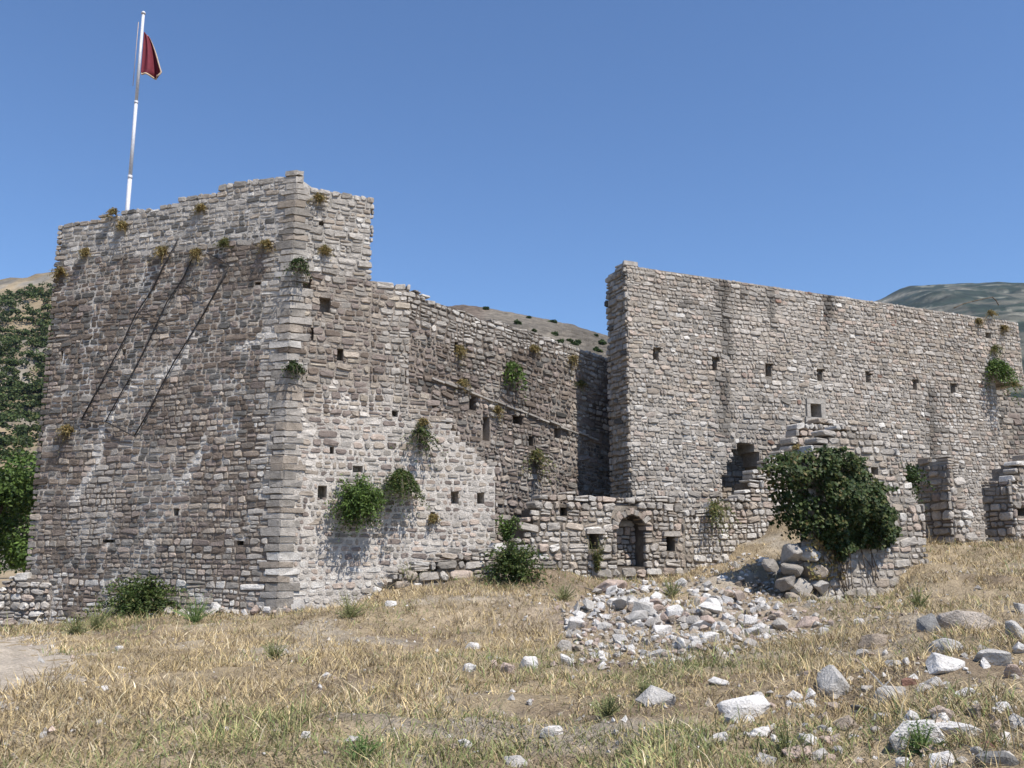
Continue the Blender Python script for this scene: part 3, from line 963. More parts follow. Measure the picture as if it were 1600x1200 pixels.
# ------------------------------------------------------------------ low wall with the arched doorway, rising to the broken buttress
uW0 = PL_W.uv(612, 890)[0]; uW1 = PL_W.uv(1400, 800)[0]
topW = prof(PL_W, [(600, 905), (625, 882), (680, 868), (745, 852), (800, 849), (815, 828), (824, 800), (838, 772), (860, 764), (930, 769), (1050, 770), (1075, 792), (1105, 786), (1120, 778), (1150, 776), (1165, 768), (1176, 738), (1195, 728), (1203, 716), (1232, 700), (1240, 680), (1252, 662), (1290, 656), (1330, 668), (1400, 715), (1440, 790)])
low = thing('low_arched_wall', 'low ruined stone wall with an arched doorway and two small windows', 'wall', tuple(PL_W.w(PL_W.uv(985, 890)[0], 0)[:2]) + (0.6,))
dA = hole(PL_W, 965, 808, 1008, 892, 0.5)
duc = (dA[0] + dA[1]) / 2; dr = (dA[1] - dA[0]) / 2
spring = PL_W.uv(985, 828)[1]
holesW = [(dA[0], dA[1], PL_W.uv(985, 886)[1], spring, 0.5)]
ns = 8
for k in range(ns):                            # round head of the doorway, cut as narrow slots
    xa = -1 + 2 * k / ns; xb = -1 + 2 * (k + 1) / ns
    hgt = math.sqrt(max(0.05, 1 - ((xa + xb) / 2) ** 2)) * dr * 0.85
    holesW.append((duc + xa * dr, duc + xb * dr, spring, spring + hgt, 0.5))
win = [hole(PL_W, 921, 834, 936, 858, 0.6), hole(PL_W, 1041, 838, 1054, 861, 0.6), hole(PL_W, 875, 793, 886, 806, 0.3)]
holesW += win
arch_skip = dr + 0.24
ubt = PL_W.uv(1068, 800)[0]
AW = np.concatenate([lay_courses(uW0, ubt, 0.2, 5.4, 0.19, 0.25, 0.024, topW, holes=holesW[:1] + win, seed=8, wave=0.06, split=0.2, hj=(0.65, 1.3)),
                     lay_courses(ubt, uW1, 0.2, 5.8, 0.175, 0.20, 0.026, topW, seed=48, wave=0.10, split=0.2, hj=(0.6, 1.4))])
rr = np.hypot(AW[:, 0] - duc, (AW[:, 1] - spring))
AW = AW[~((rr < arch_skip) & (AW[:, 1] > spring - 0.05))]
SW = finish(AW, (0.03, 0.09), (0.12, 0.30), tilt=0.09, top=topW, deep=0.42)
u, v = AW[:, 0], AW[:, 1]; n = len(u)
cW = pick(n, [LG, MG, WG, PK, WH], [4, 1.6, 1.6, 1.0, 1.0], 0.14)
ub_ = PL_W.uv(1075, 800)[0]
cW = np.where((u > ub_)[:, None], pick(n, [WH, LG, PK, WG], [2.4, 3, 1.2, 1], 0.12), cW)
add_core(low, *core(PL_W, uW0, uW1, 0.0, topW, 0.95, holesW, vmax=5.8, colfn=mcol((0.15, 0.125, 0.10), (0.32, 0.28, 0.23)), cell=0.12, drop=0.32))
back = PL_W.off(-0.48)
AWb = lay_courses(dA[0] + 0.02, dA[1] - 0.02, PL_W.uv(985, 886)[1], spring + dr * 0.7, 0.18, 0.24, 0.02, lambda u: 99, seed=9)
sets = [(PL_W, SW, cW), (back, finish(AWb, (0.03, 0.10)), pick(len(AWb), [PK, LG, WH], [2, 2, 1]))]
add_stones(low, sets, 300)
arch = obj('arch', None, low)
nv_ = 13
for k in range(nv_):                           # wedge stones of the arch
    a0 = math.pi * (k + 0.04) / nv_; a1 = math.pi * (k + 0.96) / nv_
    r0, r1 = dr * 1.0, dr + 0.19 + random.uniform(-0.07, 0.05)
    pts = [(duc + math.cos(a) * r, spring + math.sin(a) * r * 0.9) for r, a in ((r0, a0), (r1, a0), (r1, a1), (r0, a1))]
    pr = random.uniform(0.05, 0.09)
    Vs = np.array([PL_W.w(a, b, d) for a, b in pts for d in (-0.35, pr)]) + rng.normal(0, 0.014, (8, 3)); c = Vs.mean(0)
    Fs = [(7, 5, 3, 1), (0, 2, 4, 6), (0, 1, 3, 2), (2, 3, 5, 4), (4, 5, 7, 6), (6, 7, 1, 0)]
    colr = np.tile(np.array((PK, WG, LG)[k % 3]) * random.uniform(0.85, 1.1), (8, 1))
    obj('wedge_stone', mesh_faces('wedge_stone', Vs - c, Fs, colr, M_STONE), arch, c - np.array(low.location))
for h in win[:2]:                              # lintels over the little windows
    Vs = np.array([PL_W.w(a, b, d) for (a, b) in ((h[0] - 0.12, h[3]), (h[1] + 0.12, h[3]), (h[1] + 0.10, h[3] + 0.13), (h[0] - 0.1, h[3] + 0.12)) for d in (-0.3, 0.11)])
    c = Vs.mean(0)
    Fs = [(1, 3, 5, 7), (0, 6, 4, 2), (0, 2, 3, 1), (2, 4, 5, 3), (4, 6, 7, 5), (6, 0, 1, 7)]
    obj('lintel', mesh_faces('lintel', Vs - c, Fs, np.tile(np.array(LG), (8, 1)), M_STONE), low, c - np.array(low.location))

# ------------------------------------------------------------------ ivy wall
uI1 = PL_I.uv(1446, 820)[0]
topI = prof(PL_I, [(1255, 700), (1278, 690), (1300, 668), (1330, 662), (1360, 675), (1385, 690), (1400, 700), (1412, 722), (1421, 748), (1428, 778), (1446, 788)])
ivyw = thing('ivy_clad_wall', 'broken stone wall stub half hidden under a large dark ivy', 'wall', tuple(PL_I.w(1.5, 0)[:2]) + (0.6,))
hI = [hole(PL_I, 1362, 730, 1372, 744, 0.3), hole(PL_I, 1416, 794, 1422, 800, 0.2)]
AI = lay_courses(0.0, uI1, 0.0, 5.6, 0.17, 0.22, 0.026, topI, holes=hI, seed=10, wave=0.07, split=0.15)
SI = finish(AI, (0.02, 0.07), (0.12, 0.28), tilt=0.1, top=topI)
cI = pick(len(AI), [LG, MG, WG, PK, WH], [4, 2, 2, 1.2, 0.8])
add_core(ivyw, *core(PL_I, 0.02, uI1 - 0.03, -0.4, topI, 0.5, hI, vmax=5.6, colfn=mcol((0.22, 0.19, 0.155), (0.4, 0.36, 0.31))))
PL_IE = PL_I.end(0.0)
zst = PL_I.pt(1260, 862)[2]
topIE = lambda u: topI(0.1) - 0.1 if u > -0.5 else zst + (u + 0.5) * 0.55
AIE = lay_courses(-1.3, 0.02, -0.1, 5.4, 0.24, 0.30, 0.03, topIE, seed=11, wave=0.08, cuts=(-0.5,))
SIE = finish(AIE, (0.06, 0.18), (0.16, 0.36), tilt=0.14, top=topIE, deep=0.3)
cIE = pick(len(AIE), [LG, MG, PK, WG], [4, 2, 1, 1])
PL_IS = PL_I.off(-0.5)                         # low ruined stub behind the wall head
topIS = lambda u: zst - 0.05 - 0.1 * u
add_core(ivyw, *core(PL_IS, 0.02, 1.6, -0.4, topIS, 0.8, vmax=zst + 0.2, colfn=mcol((0.22, 0.19, 0.155), (0.4, 0.36, 0.31)), drop=0.15))
add_stones(ivyw, [(PL_I, SI, cI), (PL_IE, SIE, cIE)], 300)

# ------------------------------------------------------------------ broken pier and the ruin at the right edge
def pier(name, label, pl, u1, toppts, thick, seed, hl=(), vtop=6.0, nsing=150):
    top = prof(pl, toppts)
    t = thing(name, label, 'ruin', tuple(pl.w(u1 / 2, 0)[:2]) + (1.2,))
    A = lay_courses(0.0, u1, 0.6, vtop, 0.19, 0.24, 0.03, top, holes=hl, seed=seed, wave=0.06, split=0.2)
    S = finish(A, (0.03, 0.11), (0.14, 0.34), tilt=0.12, top=top)
    c = pick(len(A), [LG, WH, PK, MG, WG], [3, 1.4, 1.6, 1.6, 1.6])
    add_core(t, *core(pl, 0.02, u1 - 0.02, 0.4, top, thick, hl, vmax=vtop, colfn=mcol((0.2, 0.17, 0.14), (0.36, 0.32, 0.27)), drop=0.24))
    pe = pl.end(0.0)
    te = lambda u: top(0.05) - 0.05 + 0.1 * math.sin(u * 7)
    AE = lay_courses(-thick - 0.05, 0.02, 0.6, vtop, 0.21, 0.3, 0.03, te, seed=seed + 1)
    add_stones(t, [(pl, S, c), (pe, finish(AE, (0.03, 0.08), (0.1, 0.26)), pick(len(AE), [MG, LG, WG, PURP], [3, 2, 2, 1]))], nsing)
    return t


pier('broken_pier', 'broken stone pier with a ragged edge beside the ivy wall', PL_P, PL_P.uv(1528, 800)[0],
     [(1470, 708), (1487, 708), (1496, 722), (1503, 742), (1500, 765), (1508, 790), (1516, 815), (1530, 842)], 1.05, 20)
pier('wall_fragment', 'stepped stone wall fragment at the right edge of the photo', PL_Q, PL_Q.uv(1700, 800)[0],
     [(1560, 745), (1583, 742), (1588, 720), (1600, 712), (1640, 716), (1720, 770)], 0.85, 24, [hole(PL_Q, 1590, 790, 1606, 806, 0.4)])

# rubble wall at the left foot of the tower
topS = prof(PL_S, [(-260, 985), (-100, 950), (0, 922), (12, 905), (30, 893), (50, 897), (78, 905), (90, 908)])
uS0 = PL_S.uv(-200, 940)[0]; uS1 = PL_S.uv(79, 940)[0]
rub = thing('rubble_wall', 'low white rubble wall at the foot of the tower beside the path', 'wall', tuple(PL_S.w(-0.5, 0)[:2]) + (-0.2,))
AS = lay_courses(uS0, uS1, -0.8, 1.3, 0.17, 0.23, 0.02, topS, seed=30, wave=0.06, split=0.2)
add_core(rub, *core(PL_S, uS0, uS1, -1.0, topS, 0.8, vmax=1.4, colfn=mcol((0.2, 0.17, 0.14), (0.36, 0.32, 0.28))))
add_stones(rub, [(PL_S, finish(AS, (0.04, 0.12), (0.16, 0.36), tilt=0.15, top=topS), pick(len(AS), [WH, LG, PK, MG, DG], [3, 3, 1.2, 1.5, 0.6]))], 160)


# ------------------------------------------------------------------ flagpole and flag, built shadow lines
def tube(path, radii, nseg=10):
    path = np.array(path, float); V = []; F = []
    d = path[-1] - path[0]; d /= np.linalg.norm(d)
    x = np.cross(d, [0, 0, 1.0])
    if np.linalg.norm(x) < 1e-3: x = np.array([1.0, 0, 0])
    x /= np.linalg.norm(x); y = np.cross(d, x)
    for p, r in zip(path, radii):
        for k in range(nseg):
            a = 2 * math.pi * k / nseg
            V.append(p + r * (math.cos(a) * x + math.sin(a) * y))
    m = len(path)
    for i in range(m - 1):
        for k in range(nseg):
            a = i * nseg + k; b = i * nseg + (k + 1) % nseg
            F.append((a, b, b + nseg, a + nseg))
    F.append(tuple(range(nseg))[::-1]); F.append(tuple((m - 1) * nseg + k for k in range(nseg)))
    return np.array(V), F


Yp = 23.2
pb = at(199, 330, Yp); ptop = at(224, 22, Yp)
pb_ = pb.copy(); pb_[2] = zt; pb_[:2] = pb[:2]
xh = (pb[0] + ptop[0]) / 2
pole = thing('flagpole', 'slender white flagpole standing on the corner tower', 'flagpole', (xh, Yp, zt))
Lp = ptop[2] - zt
j1 = pb[2] - zt + (at(203, 277, Yp)[2] - pb[2]); j2 = at(212, 160, Yp)[2] - zt


def part(name, V, F, mat, parent, smooth=True):
    me = mesh_faces(name, V, F, None, mat, smooth)
    return obj(name, me, parent)


part('lower_tube', *tube([(0, 0, 0), (0, 0, j1)], [0.058, 0.057]), M_POLE, pole)
part('middle_tube', *tube([(0, 0, j1), (0, 0, j2)], [0.049, 0.046]), M_POLE, pole)
part('upper_tube', *tube([(0, 0, j2), (0, 0, Lp)], [0.043, 0.040]), M_POLE, pole)
part('collar', *tube([(0, 0, j1 - 0.05), (0, 0, j1 + 0.05)], [0.061, 0.061]), M_POLE, pole)
part('collar', *tube([(0, 0, j2 - 0.04), (0, 0, j2 + 0.04)], [0.051, 0.051]), M_POLE, pole)
part('finial', *tube([(0, 0, Lp), (0, 0, Lp + 0.04), (0, 0, Lp + 0.08)], [0.058, 0.062, 0.03]), M_POLE, pole)
part('halyard', *tube([(-0.13, 0.0, j2 + 0.5), (-0.12, 0, Lp - 0.25)], [0.008, 0.008], 5), M_GOLD, pole)
# flag
fz1 = at(225, 50, Yp)[2]; fz0 = at(221, 114, Yp)[2]; fh = fz1 - fz0
flag = thing('flag', 'dark red flag with a pale gold fringe hanging from the white flagpole', 'flag', (xh, Yp, fz0))
nt_, nsx = 26, 26


def flag_pt(s, t):
    # s: 0 top .. 1 bottom along the hoist, t: 0 hoist .. 1 fly
    wdt = 0.62 * (s ** 0.62) * (1.0 if s < 0.9 else 1.0 - (s - 0.9) * 1.6)
    x = 0.065 + wdt * t
    z = fh * (1 - s) - 0.13 * t * math.sin(math.pi * min(1, s)) - 0.10 * t * s
    y = 0.16 * math.sin(t * 9.0 + s * 2.0) * t ** 0.5 * (0.35 + 0.65 * s) + 0.1 * t
    return (x, y, z)


Vf = np.array([flag_pt(i / nsx, j / nt_) for i in range(nsx + 1) for j in range(nt_ + 1)])
Ff = [(i * (nt_ + 1) + j, (i + 1) * (nt_ + 1) + j, (i + 1) * (nt_ + 1) + j + 1, i * (nt_ + 1) + j + 1) for i in range(nsx) for j in range(nt_)]
cl = part('cloth', Vf, Ff, M_FLAG, flag)
md = cl.modifiers.new('thick', 'SOLIDIFY'); md.thickness = 0.012
edge = [flag_pt(i / nsx, 1) for i in range(nsx + 1)] + [flag_pt(1, 1 - j / nt_) for j in range(1, nt_ + 1)]
Ve = []; Fe = []
for k, p in enumerate(edge):
    o = np.array([0.035, 0, -0.01]) * min(1, k / 10) if k <= nsx else np.array([0.0, 0, -0.04])
    p = np.array(p); Ve += [p - o * 0.15, p + o]
    if k: Fe.append((2 * k - 2, 2 * k - 1, 2 * k + 1, 2 * k))
fr = part('fringe', np.array(Ve), Fe, M_GOLD, cl)
md = fr.modifiers.new('thick', 'SOLIDIFY'); md.thickness = 0.02

# thin dark tubes standing in for diagonal shadows cast on the tower face
shade_lines = thing('shadow_lines', 'thin dark strips standing in for long diagonal shadow lines across the tower face', 'shadow lines', tuple(PL_L.w(PL_L.uv(190, 670)[0], PL_L.uv(190, 670)[1])))
for (x0, y0, x1, y1, r, nm) in ((281, 374, 130, 656, 0.025, 'shadow_strip'), (306, 397, 168, 659, 0.022, 'shadow_strip'), (360, 416, 213, 681, 0.025, 'shadow_strip'), (128, 655, 169, 660, 0.022, 'cross_shadow_strip'),
                                (167, 659, 214, 683, 0.022, 'cross_shadow_strip'), (324, 396, 361, 417, 0.018, 'cross_shadow_strip'), (227, 486, 263, 508, 0.014, 'cross_shadow_strip'), (290, 444, 324, 463, 0.014, 'cross_shadow_strip'), (178, 580, 214, 600, 0.012, 'cross_shadow_strip')):
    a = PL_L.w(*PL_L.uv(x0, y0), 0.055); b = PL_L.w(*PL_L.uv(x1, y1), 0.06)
    nseg_ = 7 if nm == 'shadow_strip' else 2
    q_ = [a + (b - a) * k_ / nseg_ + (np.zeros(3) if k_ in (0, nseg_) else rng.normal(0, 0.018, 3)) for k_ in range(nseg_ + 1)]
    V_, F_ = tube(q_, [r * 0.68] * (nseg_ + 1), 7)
    part(nm, V_ - np.array(shade_lines.location), F_, M_SHADOW_LINE, shade_lines)


# ------------------------------------------------------------------ rocks
def rock_mesh(seed, npts=16, sub=0, rough=0.06, col=LG, flat=1.0):
    r = random.Random(seed)
    bm = bmesh.new()
    for k in range(npts):
        z = r.uniform(-1, 1); a = r.uniform(0, 2 * math.pi); s = math.sqrt(1 - z * z)
        p = Vector((s * math.cos(a), s * math.sin(a), z))
        m = max(abs(p.x), abs(p.y), abs(p.z))
        p = p * (0.42 + 0.58 / m * 0.78) * r.uniform(0.78, 1.08)
        bm.verts.new(p)
    res = bmesh.ops.convex_hull(bm, input=bm.verts)
    bmesh.ops.delete(bm, geom=[e for e in res['geom_interior'] if isinstance(e, bmesh.types.BMVert)], context='VERTS')
    if sub:
        bmesh.ops.bevel(bm, geom=list(bm.edges), offset=0.07, segments=1, affect='EDGES', profile=0.6)
        bmesh.ops.triangulate(bm, faces=bm.faces)
        bmesh.ops.subdivide_edges(bm, edges=[e for e in bm.edges if e.calc_length() > 0.25], cuts=sub)
    bmesh.ops.triangulate(bm, faces=bm.faces)
    bm.verts.ensure_lookup_table()
    V = np.array([v.co[:] for v in bm.verts]); T = np.array([[v.index for v in f.verts] for f in bm.faces])
    bm.free()
    if sub:
        dsp = (fbm(V[:, 0] * 2.6 + V[:, 2] * 1.3 + seed, V[:, 1] * 2.6 + V[:, 2] * 1.9, seed, 4) - 0.5) * rough * 4
        V = V * (1 + dsp[:, None])
    cc = np.array(col)[None] * (0.85 + 0.3 * fbm(V[:, 0] * 2 + seed, V[:, 1] * 2 + V[:, 2], seed + 3))[:, None]
    return mesh_tris('rock', V, T, cc, M_ROCK)


W1 = (0.66, 0.63, 0.59); G1 = (0.46, 0.435, 0.40); B1 = (0.33, 0.27, 0.21); K1 = (0.20, 0.195, 0.185); P1 = (0.46, 0.36, 0.30); R1 = (0.27, 0.15, 0.11)
# px centre x, bottom-ish centre y, px width, px height, colour, label
big = [
    (1457, 972, 52, 44, K1, 'dark grey angular rock leaning on the long slab rock'),
    (1522, 970, 92, 46, (0.52, 0.45, 0.38), 'long pale topped slab rock behind the dark angular rock'),
    (1597, 950, 34, 26, G1, 'grey rock cut by the photo edge above the bluish rock'),
    (1592, 988, 36, 38, G1, 'bluish grey rock at the photo edge right of the long slab'),
    (1480, 1012, 56, 28, G1, 'grey layered rock lying on top of a paler rock'),
    (1482, 1040, 64, 40, W1, 'pale rough rock directly below the grey layered rock'),
    (1370, 1004, 50, 30, B1, 'brown sided rock with a pale top in dry grass'),
    (1314, 1068, 76, 66, G1, 'tall pointed grey rock, the tallest in the grass'),
    (1395, 1088, 52, 36, G1, 'grey wedge rock right of the tall pointed rock'),
    (1166, 1106, 84, 56, W1, 'large round white rock with a dark lower edge'),
    (1028, 1092, 66, 40, G1, 'low triangular grey rock among green stalks'),
    (1124, 1068, 34, 18, W1, 'small flat pale rock between the triangular and round rocks'),
    (1432, 1152, 112, 52, W1, 'biggest white boulder in the foreground grass'),
    (1506, 1140, 96, 38, W1, 'long flat white slab beside the biggest boulder'),
    (1428, 1122, 28, 22, W1, 'small white rock standing behind the biggest boulder'),
    (1326, 1132, 48, 28, B1, 'brown grey slab tilted in the grass below the pointed rock'),
    (1352, 1110, 40, 16, K1, 'flat dark rock under the tall pointed rock'),
    (1194, 1146, 42, 20, W1, 'flat white rock below the large round rock'),
    (1266, 1158, 26, 22, W1, 'small upright white rock on a pinkish slab'),
    (1248, 1178, 54, 20, P1, 'flat pinkish slab under a small upright white rock'),
    (1516, 1084, 46, 22, W1, 'flat pale rock above the long white slab'),
    (1558, 1030, 60, 38, G1, 'grey tilted rock with lichen near the right edge'),
    (1588, 1050, 30, 26, P1, 'pinkish rock behind the grey tilted lichen rock'),
    (1562, 1112, 22, 14, W1, 'small pale stone between the slab and the photo edge'),
    (1594, 1136, 26, 20, G1, 'grey stone at the photo edge beside the white slab'),
    (1552, 1168, 36, 18, R1, 'reddish brown flat stone near the bottom right corner'),
    (1424, 1068, 28, 18, R1, 'reddish roof tile fragment behind the grey wedge rock'),
    (1480, 1192, 52, 26, W1, 'white rock at the bottom edge right of the boulder'),
    (1418, 1194, 28, 20, W1, 'small white rock at the bottom edge under the boulder'),
    (1562, 1196, 66, 26, K1, 'dark grey flat rock at the bottom right corner'),
    (1344, 972, 20, 12, W1, 'small white stone alone in the grass by the ivy wall'),
    (1260, 974, 50, 24, P1, 'pinkish slab at the right end of the rubble heap'),
    (900, 977, 40, 30, W1, 'bright white rock at the left tip of the rubble heap'),
    (908, 963, 24, 18, W1, 'white stone perched behind the bright white rock'),
    (827, 1037, 30, 24, W1, 'white and grey rock standing left of the heap'),
    (893, 1032, 38, 28, W1, 'slanting white rock below the bright white rock'),
    (793, 1046, 22, 30, P1, 'upright pinkish stone left of the white and grey rock'),
    (769, 1040, 16, 20, P1, 'narrow pink stone beside the upright pinkish stone'),
    (731, 1046, 27, 18, W1, 'pale rock in a short row of stones in mid grass'),
    (738, 1010, 28, 14, W1, 'slanted pale stone in the grass before the low wall'),
    (610, 944, 20, 12, W1, 'small white stone on the bare slope by the tower'),
    (512, 1056, 24, 14, W1, 'lone white stone in the middle of the dry grass'),
    (868, 1146, 46, 24, W1, 'white rock in green grass near the bottom centre'),
    (725, 1163, 30, 16, W1, 'white rock beside a pale twig at bottom centre'),
    (805, 1192, 36, 20, G1, 'grey white rock at the bottom edge in green grass'),
    (546, 1158, 30, 14, G1, 'greyish stone among green weeds at bottom'),
    (476, 1150, 17, 14, W1, 'round white stone left of the green weeds at bottom'),
    (351, 1141, 13, 13, W1, 'small round white stone in trampled straw'),
    (157, 1076, 22, 12, W1, 'white pointed stone in straw beside the path'),
    (192, 1044, 20, 10, W1, 'flat white stone beyond the pointed one by the path'),
    (63, 1032, 22, 12, G1, 'pale stone on the edge of the bare path'),
    (80, 1076, 20, 9, G1, 'flat grey stone at the path border, nearest the photo edge'),
    (184, 1013, 16, 12, W1, 'pale stone in weeds before the tower bush'),
    (960, 918, 60, 26, P1, 'flat block at the top of the rubble heap below the arch'),
    (1010, 893, 34, 26, P1, 'tilted pinkish block below the arched doorway'),
    (1040, 985, 44, 26, W1, 'bright rock in the middle of the rubble heap'),
]
nrock = 0
for k, (px, py, w, h, colr, lab) in enumerate(big):
    P = hit_ground(px, min(1198, py + h * 0.30))
    dp = float(depth_of(P))
    sx = w / FPX * dp / 2; sz = h / FPX * dp / 2
    me = rock_mesh(200 + k, 13 + k % 5, 2 if w > 45 else 1, 0.05, colr)
    nm = 'boulder' if w > 80 else 'rock'
    if colr is R1: nm = 'tile_fragment' if 'tile' in lab else 'rock'
    o = obj(nm, me)
    sy = max(sx * random.uniform(0.6, 0.85), sz * 0.8)
    o.scale = (sx * 1.22, sy * 1.1, sz * 1.35)
    o.rotation_euler = (random.uniform(-0.1, 0.1), random.uniform(-0.12, 0.12), random.uniform(-0.35, 0.35))
    o.location = (P[0], P[1] + sy * 0.6, P[2] + sz * 0.38)
    tag(o, lab, 'rock', 'large rocks in the grass')

# boulders heaped against the end of the ivy wall, part of its ruin
for k, (x, y, w, dd) in enumerate([(1240, 866, 40, 0.05), (1264, 866, 40, 0.15), (1244, 890, 36, 0.1), (1272, 893, 34, 0.25), (1252, 914, 34, 0.25), (1276, 918, 30, 0.35), (1234, 912, 30, 0.1), (1258, 938, 34, 0.35),
                                   (1284, 940, 28, 0.4), (1290, 870, 26, 0.2), (1222, 884, 28, -0.1), (1240, 934, 26, 0.25), (1300, 912, 24, 0.25), (1304, 940, 26, 0.3), (1322, 930, 24, 0.25)]):
    P = PL_I.w(*PL_I.uv(x, y), dd - 0.25)
    sx = w / FPX * float(depth_of(P)) / 2 * 1.32
    o = obj('boulder', rock_mesh(400 + k, 15, 1, 0.05, (LG, G1, MG, WG)[k % 4]), ivyw, P - np.array(ivyw.location))
    o.scale = (sx, sx * 0.9, sx * 0.72)
    o.rotation_euler = (random.uniform(-0.2, 0.2), random.uniform(-0.2, 0.2), random.uniform(-0.6, 0.6))

tmpl = [rock_mesh(700 + k, 14 + k % 6, 1 if k % 3 == 0 else 0, 0.05, c) for k, c in enumerate([W1, W1, G1, P1, W1, LG, W1, G1, PK, W1, B1, G1, W1, LG])]


def scatter_rock(px, py, s, lab, grp, embed=0.5, name='loose_stone'):
    P = hit_ground(px, py)
    o = obj(name, random.choice(tmpl))
    o.scale = (s * random.uniform(0.8, 1.3), s * random.uniform(0.7, 1.1), s * random.uniform(0.55, 0.9))
    o.rotation_euler = (random.uniform(-0.5, 0.5), random.uniform(-0.5, 0.5), random.uniform(0, 6.28))
    o.location = (P[0], P[1], P[2] + s * embed)
    tag(o, lab, 'stone', grp)


def inpoly(x, y, poly):
    c = False; j = len(poly) - 1
    for i in range(len(poly)):
        if (poly[i][1] > y) != (poly[j][1] > y) and x < (poly[j][0] - poly[i][0]) * (y - poly[i][1]) / (poly[j][1] - poly[i][1]) + poly[i][0]:
            c = not c
        j = i
    return c


heap = [(880, 960), (900, 935), (960, 922), (1010, 905), (1060, 915), (1110, 880), (1160, 860), (1215, 880), (1225, 940), (1290, 970), (1290, 995), (1200, 1010), (1150, 1030), (1040, 1040), (940, 1050), (880, 1035), (885, 1000)]
cnt = 0
while cnt < 290:
    x, y = random.uniform(875, 1295), random.uniform(855, 1052)
    if not inpoly(x, y, heap): continue
    core_ = math.exp(-((x - 1050) / 160) ** 2 - ((y - 965) / 45) ** 2)
    if random.random() > 0.35 + 0.65 * core_: continue
    s = random.choice([0.06, 0.07, 0.085, 0.1, 0.12, 0.15, 0.19]) * (0.8 + 0.4 * core_)
    scatter_rock(x, y, s, 'loose pale limestone stone in the rubble heap below the arched wall', 'stones of the rubble heap', random.uniform(-0.25, 0.35) + 0.5 * core_, 'rubble_stone')
    cnt += 1
# broken stone between the larger pieces, too small and many to count
tv = []
for me_ in tmpl:
    a_ = np.empty(len(me_.vertices) * 3, dtype=np.float32); me_.vertices.foreach_get('co', a_)
    b_ = np.empty(len(me_.polygons) * 3, dtype=np.int32); me_.loops.foreach_get('vertex_index', b_)
    tv.append((a_.reshape(-1, 3), b_.reshape(-1, 3)))
small = [k for k in range(len(tv)) if len(tv[k][0]) < 40]
RV, RT, RC = [], [], []; base_ = 0; cnt = 0
while cnt < 900:
    x, y = random.uniform(860, 1300), random.uniform(850, 1060)
    if not inpoly(x, y, heap): continue
    P = hit_ground(x, y); k = random.choice(small); V_, T_ = tv[k]
    sc_ = random.choice([0.025, 0.03, 0.04, 0.05, 0.06, 0.075])
    a_ = random.uniform(0, 6.28); c_, s_ = math.cos(a_), math.sin(a_)
    W_ = V_ * np.array([sc_ * 1.2, sc_, sc_ * 0.75])
    W_ = np.stack([W_[:, 0] * c_ - W_[:, 1] * s_, W_[:, 0] * s_ + W_[:, 1] * c_, W_[:, 2] + W_[:, 0] * random.uniform(-.4, .4)], -1) + P + np.array([random.uniform(-.1, .1), random.uniform(-.15, .15), sc_ * 0.3])
    RV.append(W_); RT.append(T_ + base_); base_ += len(W_)
    RC.append(np.tile(np.array(random.choice([W1, W1, G1, P1, PK, LG, TN])) * random.uniform(0.75, 1.05), (len(W_), 1)))
    cnt += 1
o = obj('rubble', mesh_tris('rubble', np.concatenate(RV), np.concatenate(RT), np.concatenate(RC), M_ROCK), kind='stuff')
tag(o, 'small broken stone filling the rubble heap below the arched wall', 'rubble')
right = [(1290, 1030), (1420, 990), (1600, 1000), (1600, 1200), (1180, 1200), (1100, 1140), (1200, 1080)]
cnt = 0
while cnt < 170:
    x, y = random.uniform(1000, 1600), random.uniform(985, 1198)
    if not inpoly(x, y, right): continue
    scatter_rock(x, y, random.choice([0.025, 0.03, 0.04, 0.05, 0.065, 0.085, 0.1]), 'small pale stone strewn between the big rocks in the foreground grass', 'small stones between the big rocks', 0.15)
    cnt += 1
for k in range(55):
    x, y = random.uniform(20, 1000), random.uniform(985, 1190)
    scatter_rock(x, y, random.choice([0.02, 0.025, 0.035, 0.05]), 'small pale stone half sunk in the dry grass before the tower', 'small stones in the dry grass', 0.3)
for k in range(95):
    pl_, u_ = (PL_L, random.uniform(-4.2, 0.0)) if k % 3 else (PL_A, random.uniform(0.0, 2.4))
    P = pl_.w(u_, 0, random.uniform(0.02, 0.55) * random.random() ** 0.5)
    sc_ = random.choice([0.05, 0.07, 0.09, 0.12, 0.16])
    o = obj('loose_stone', random.choice(tmpl))
    o.scale = (sc_ * random.uniform(0.8, 1.3), sc_ * random.uniform(0.7, 1.1), sc_ * random.uniform(0.6, 1.0))
    o.rotation_euler = (random.uniform(-0.5, 0.5), random.uniform(-0.5, 0.5), random.uniform(0, 6.28))
    o.location = (P[0], P[1], float(ground_z(np.array([P[0]]), np.array([P[1]]))[0]) + sc_ * random.uniform(0.3, 1.2))
    tag(o, 'loose white stone fallen along the foot of the tower', 'stone', 'stones fallen at the tower foot')


# ------------------------------------------------------------------ grass
def blades(P, hgt, wid, lean, col, bend=0.5):
    n = len(P)
    a = rng.uniform(0, 2 * np.pi, n)
    d = np.stack([np.cos(a), np.sin(a), np.zeros(n)], -1)
    b = rng.uniform(0, 2 * np.pi, n)
    s = np.stack([np.cos(b), np.sin(b), np.zeros(n)], -1) * (wid / 2)[:, None]
    up = np.array([0, 0, 1.0])
    L = hgt[:, None]; ln = lean[:, None]
    mid = P + up * L * 0.55 * np.sqrt(np.clip(1 - ln * ln, 0.02, 1)) + d * L * 0.55 * ln * 0.8
    tip = P + up * L * np.sqrt(np.clip(1 - ln * ln, 0.02, 1)) * 0.95 + d * L * ln * (1 + bend * 0.3)
    V = np.stack([P - s, P + s, mid - s * 0.8, mid + s * 0.8, tip], 1).reshape(-1, 3)
    t = np.array([[0, 1, 3], [0, 3, 2], [2, 3, 4]])
    T = (t[None] + (np.arange(n) * 5)[:, None, None]).reshape(-1, 3)
    c = np.repeat(col, 5, axis=0)
    return V, T, c


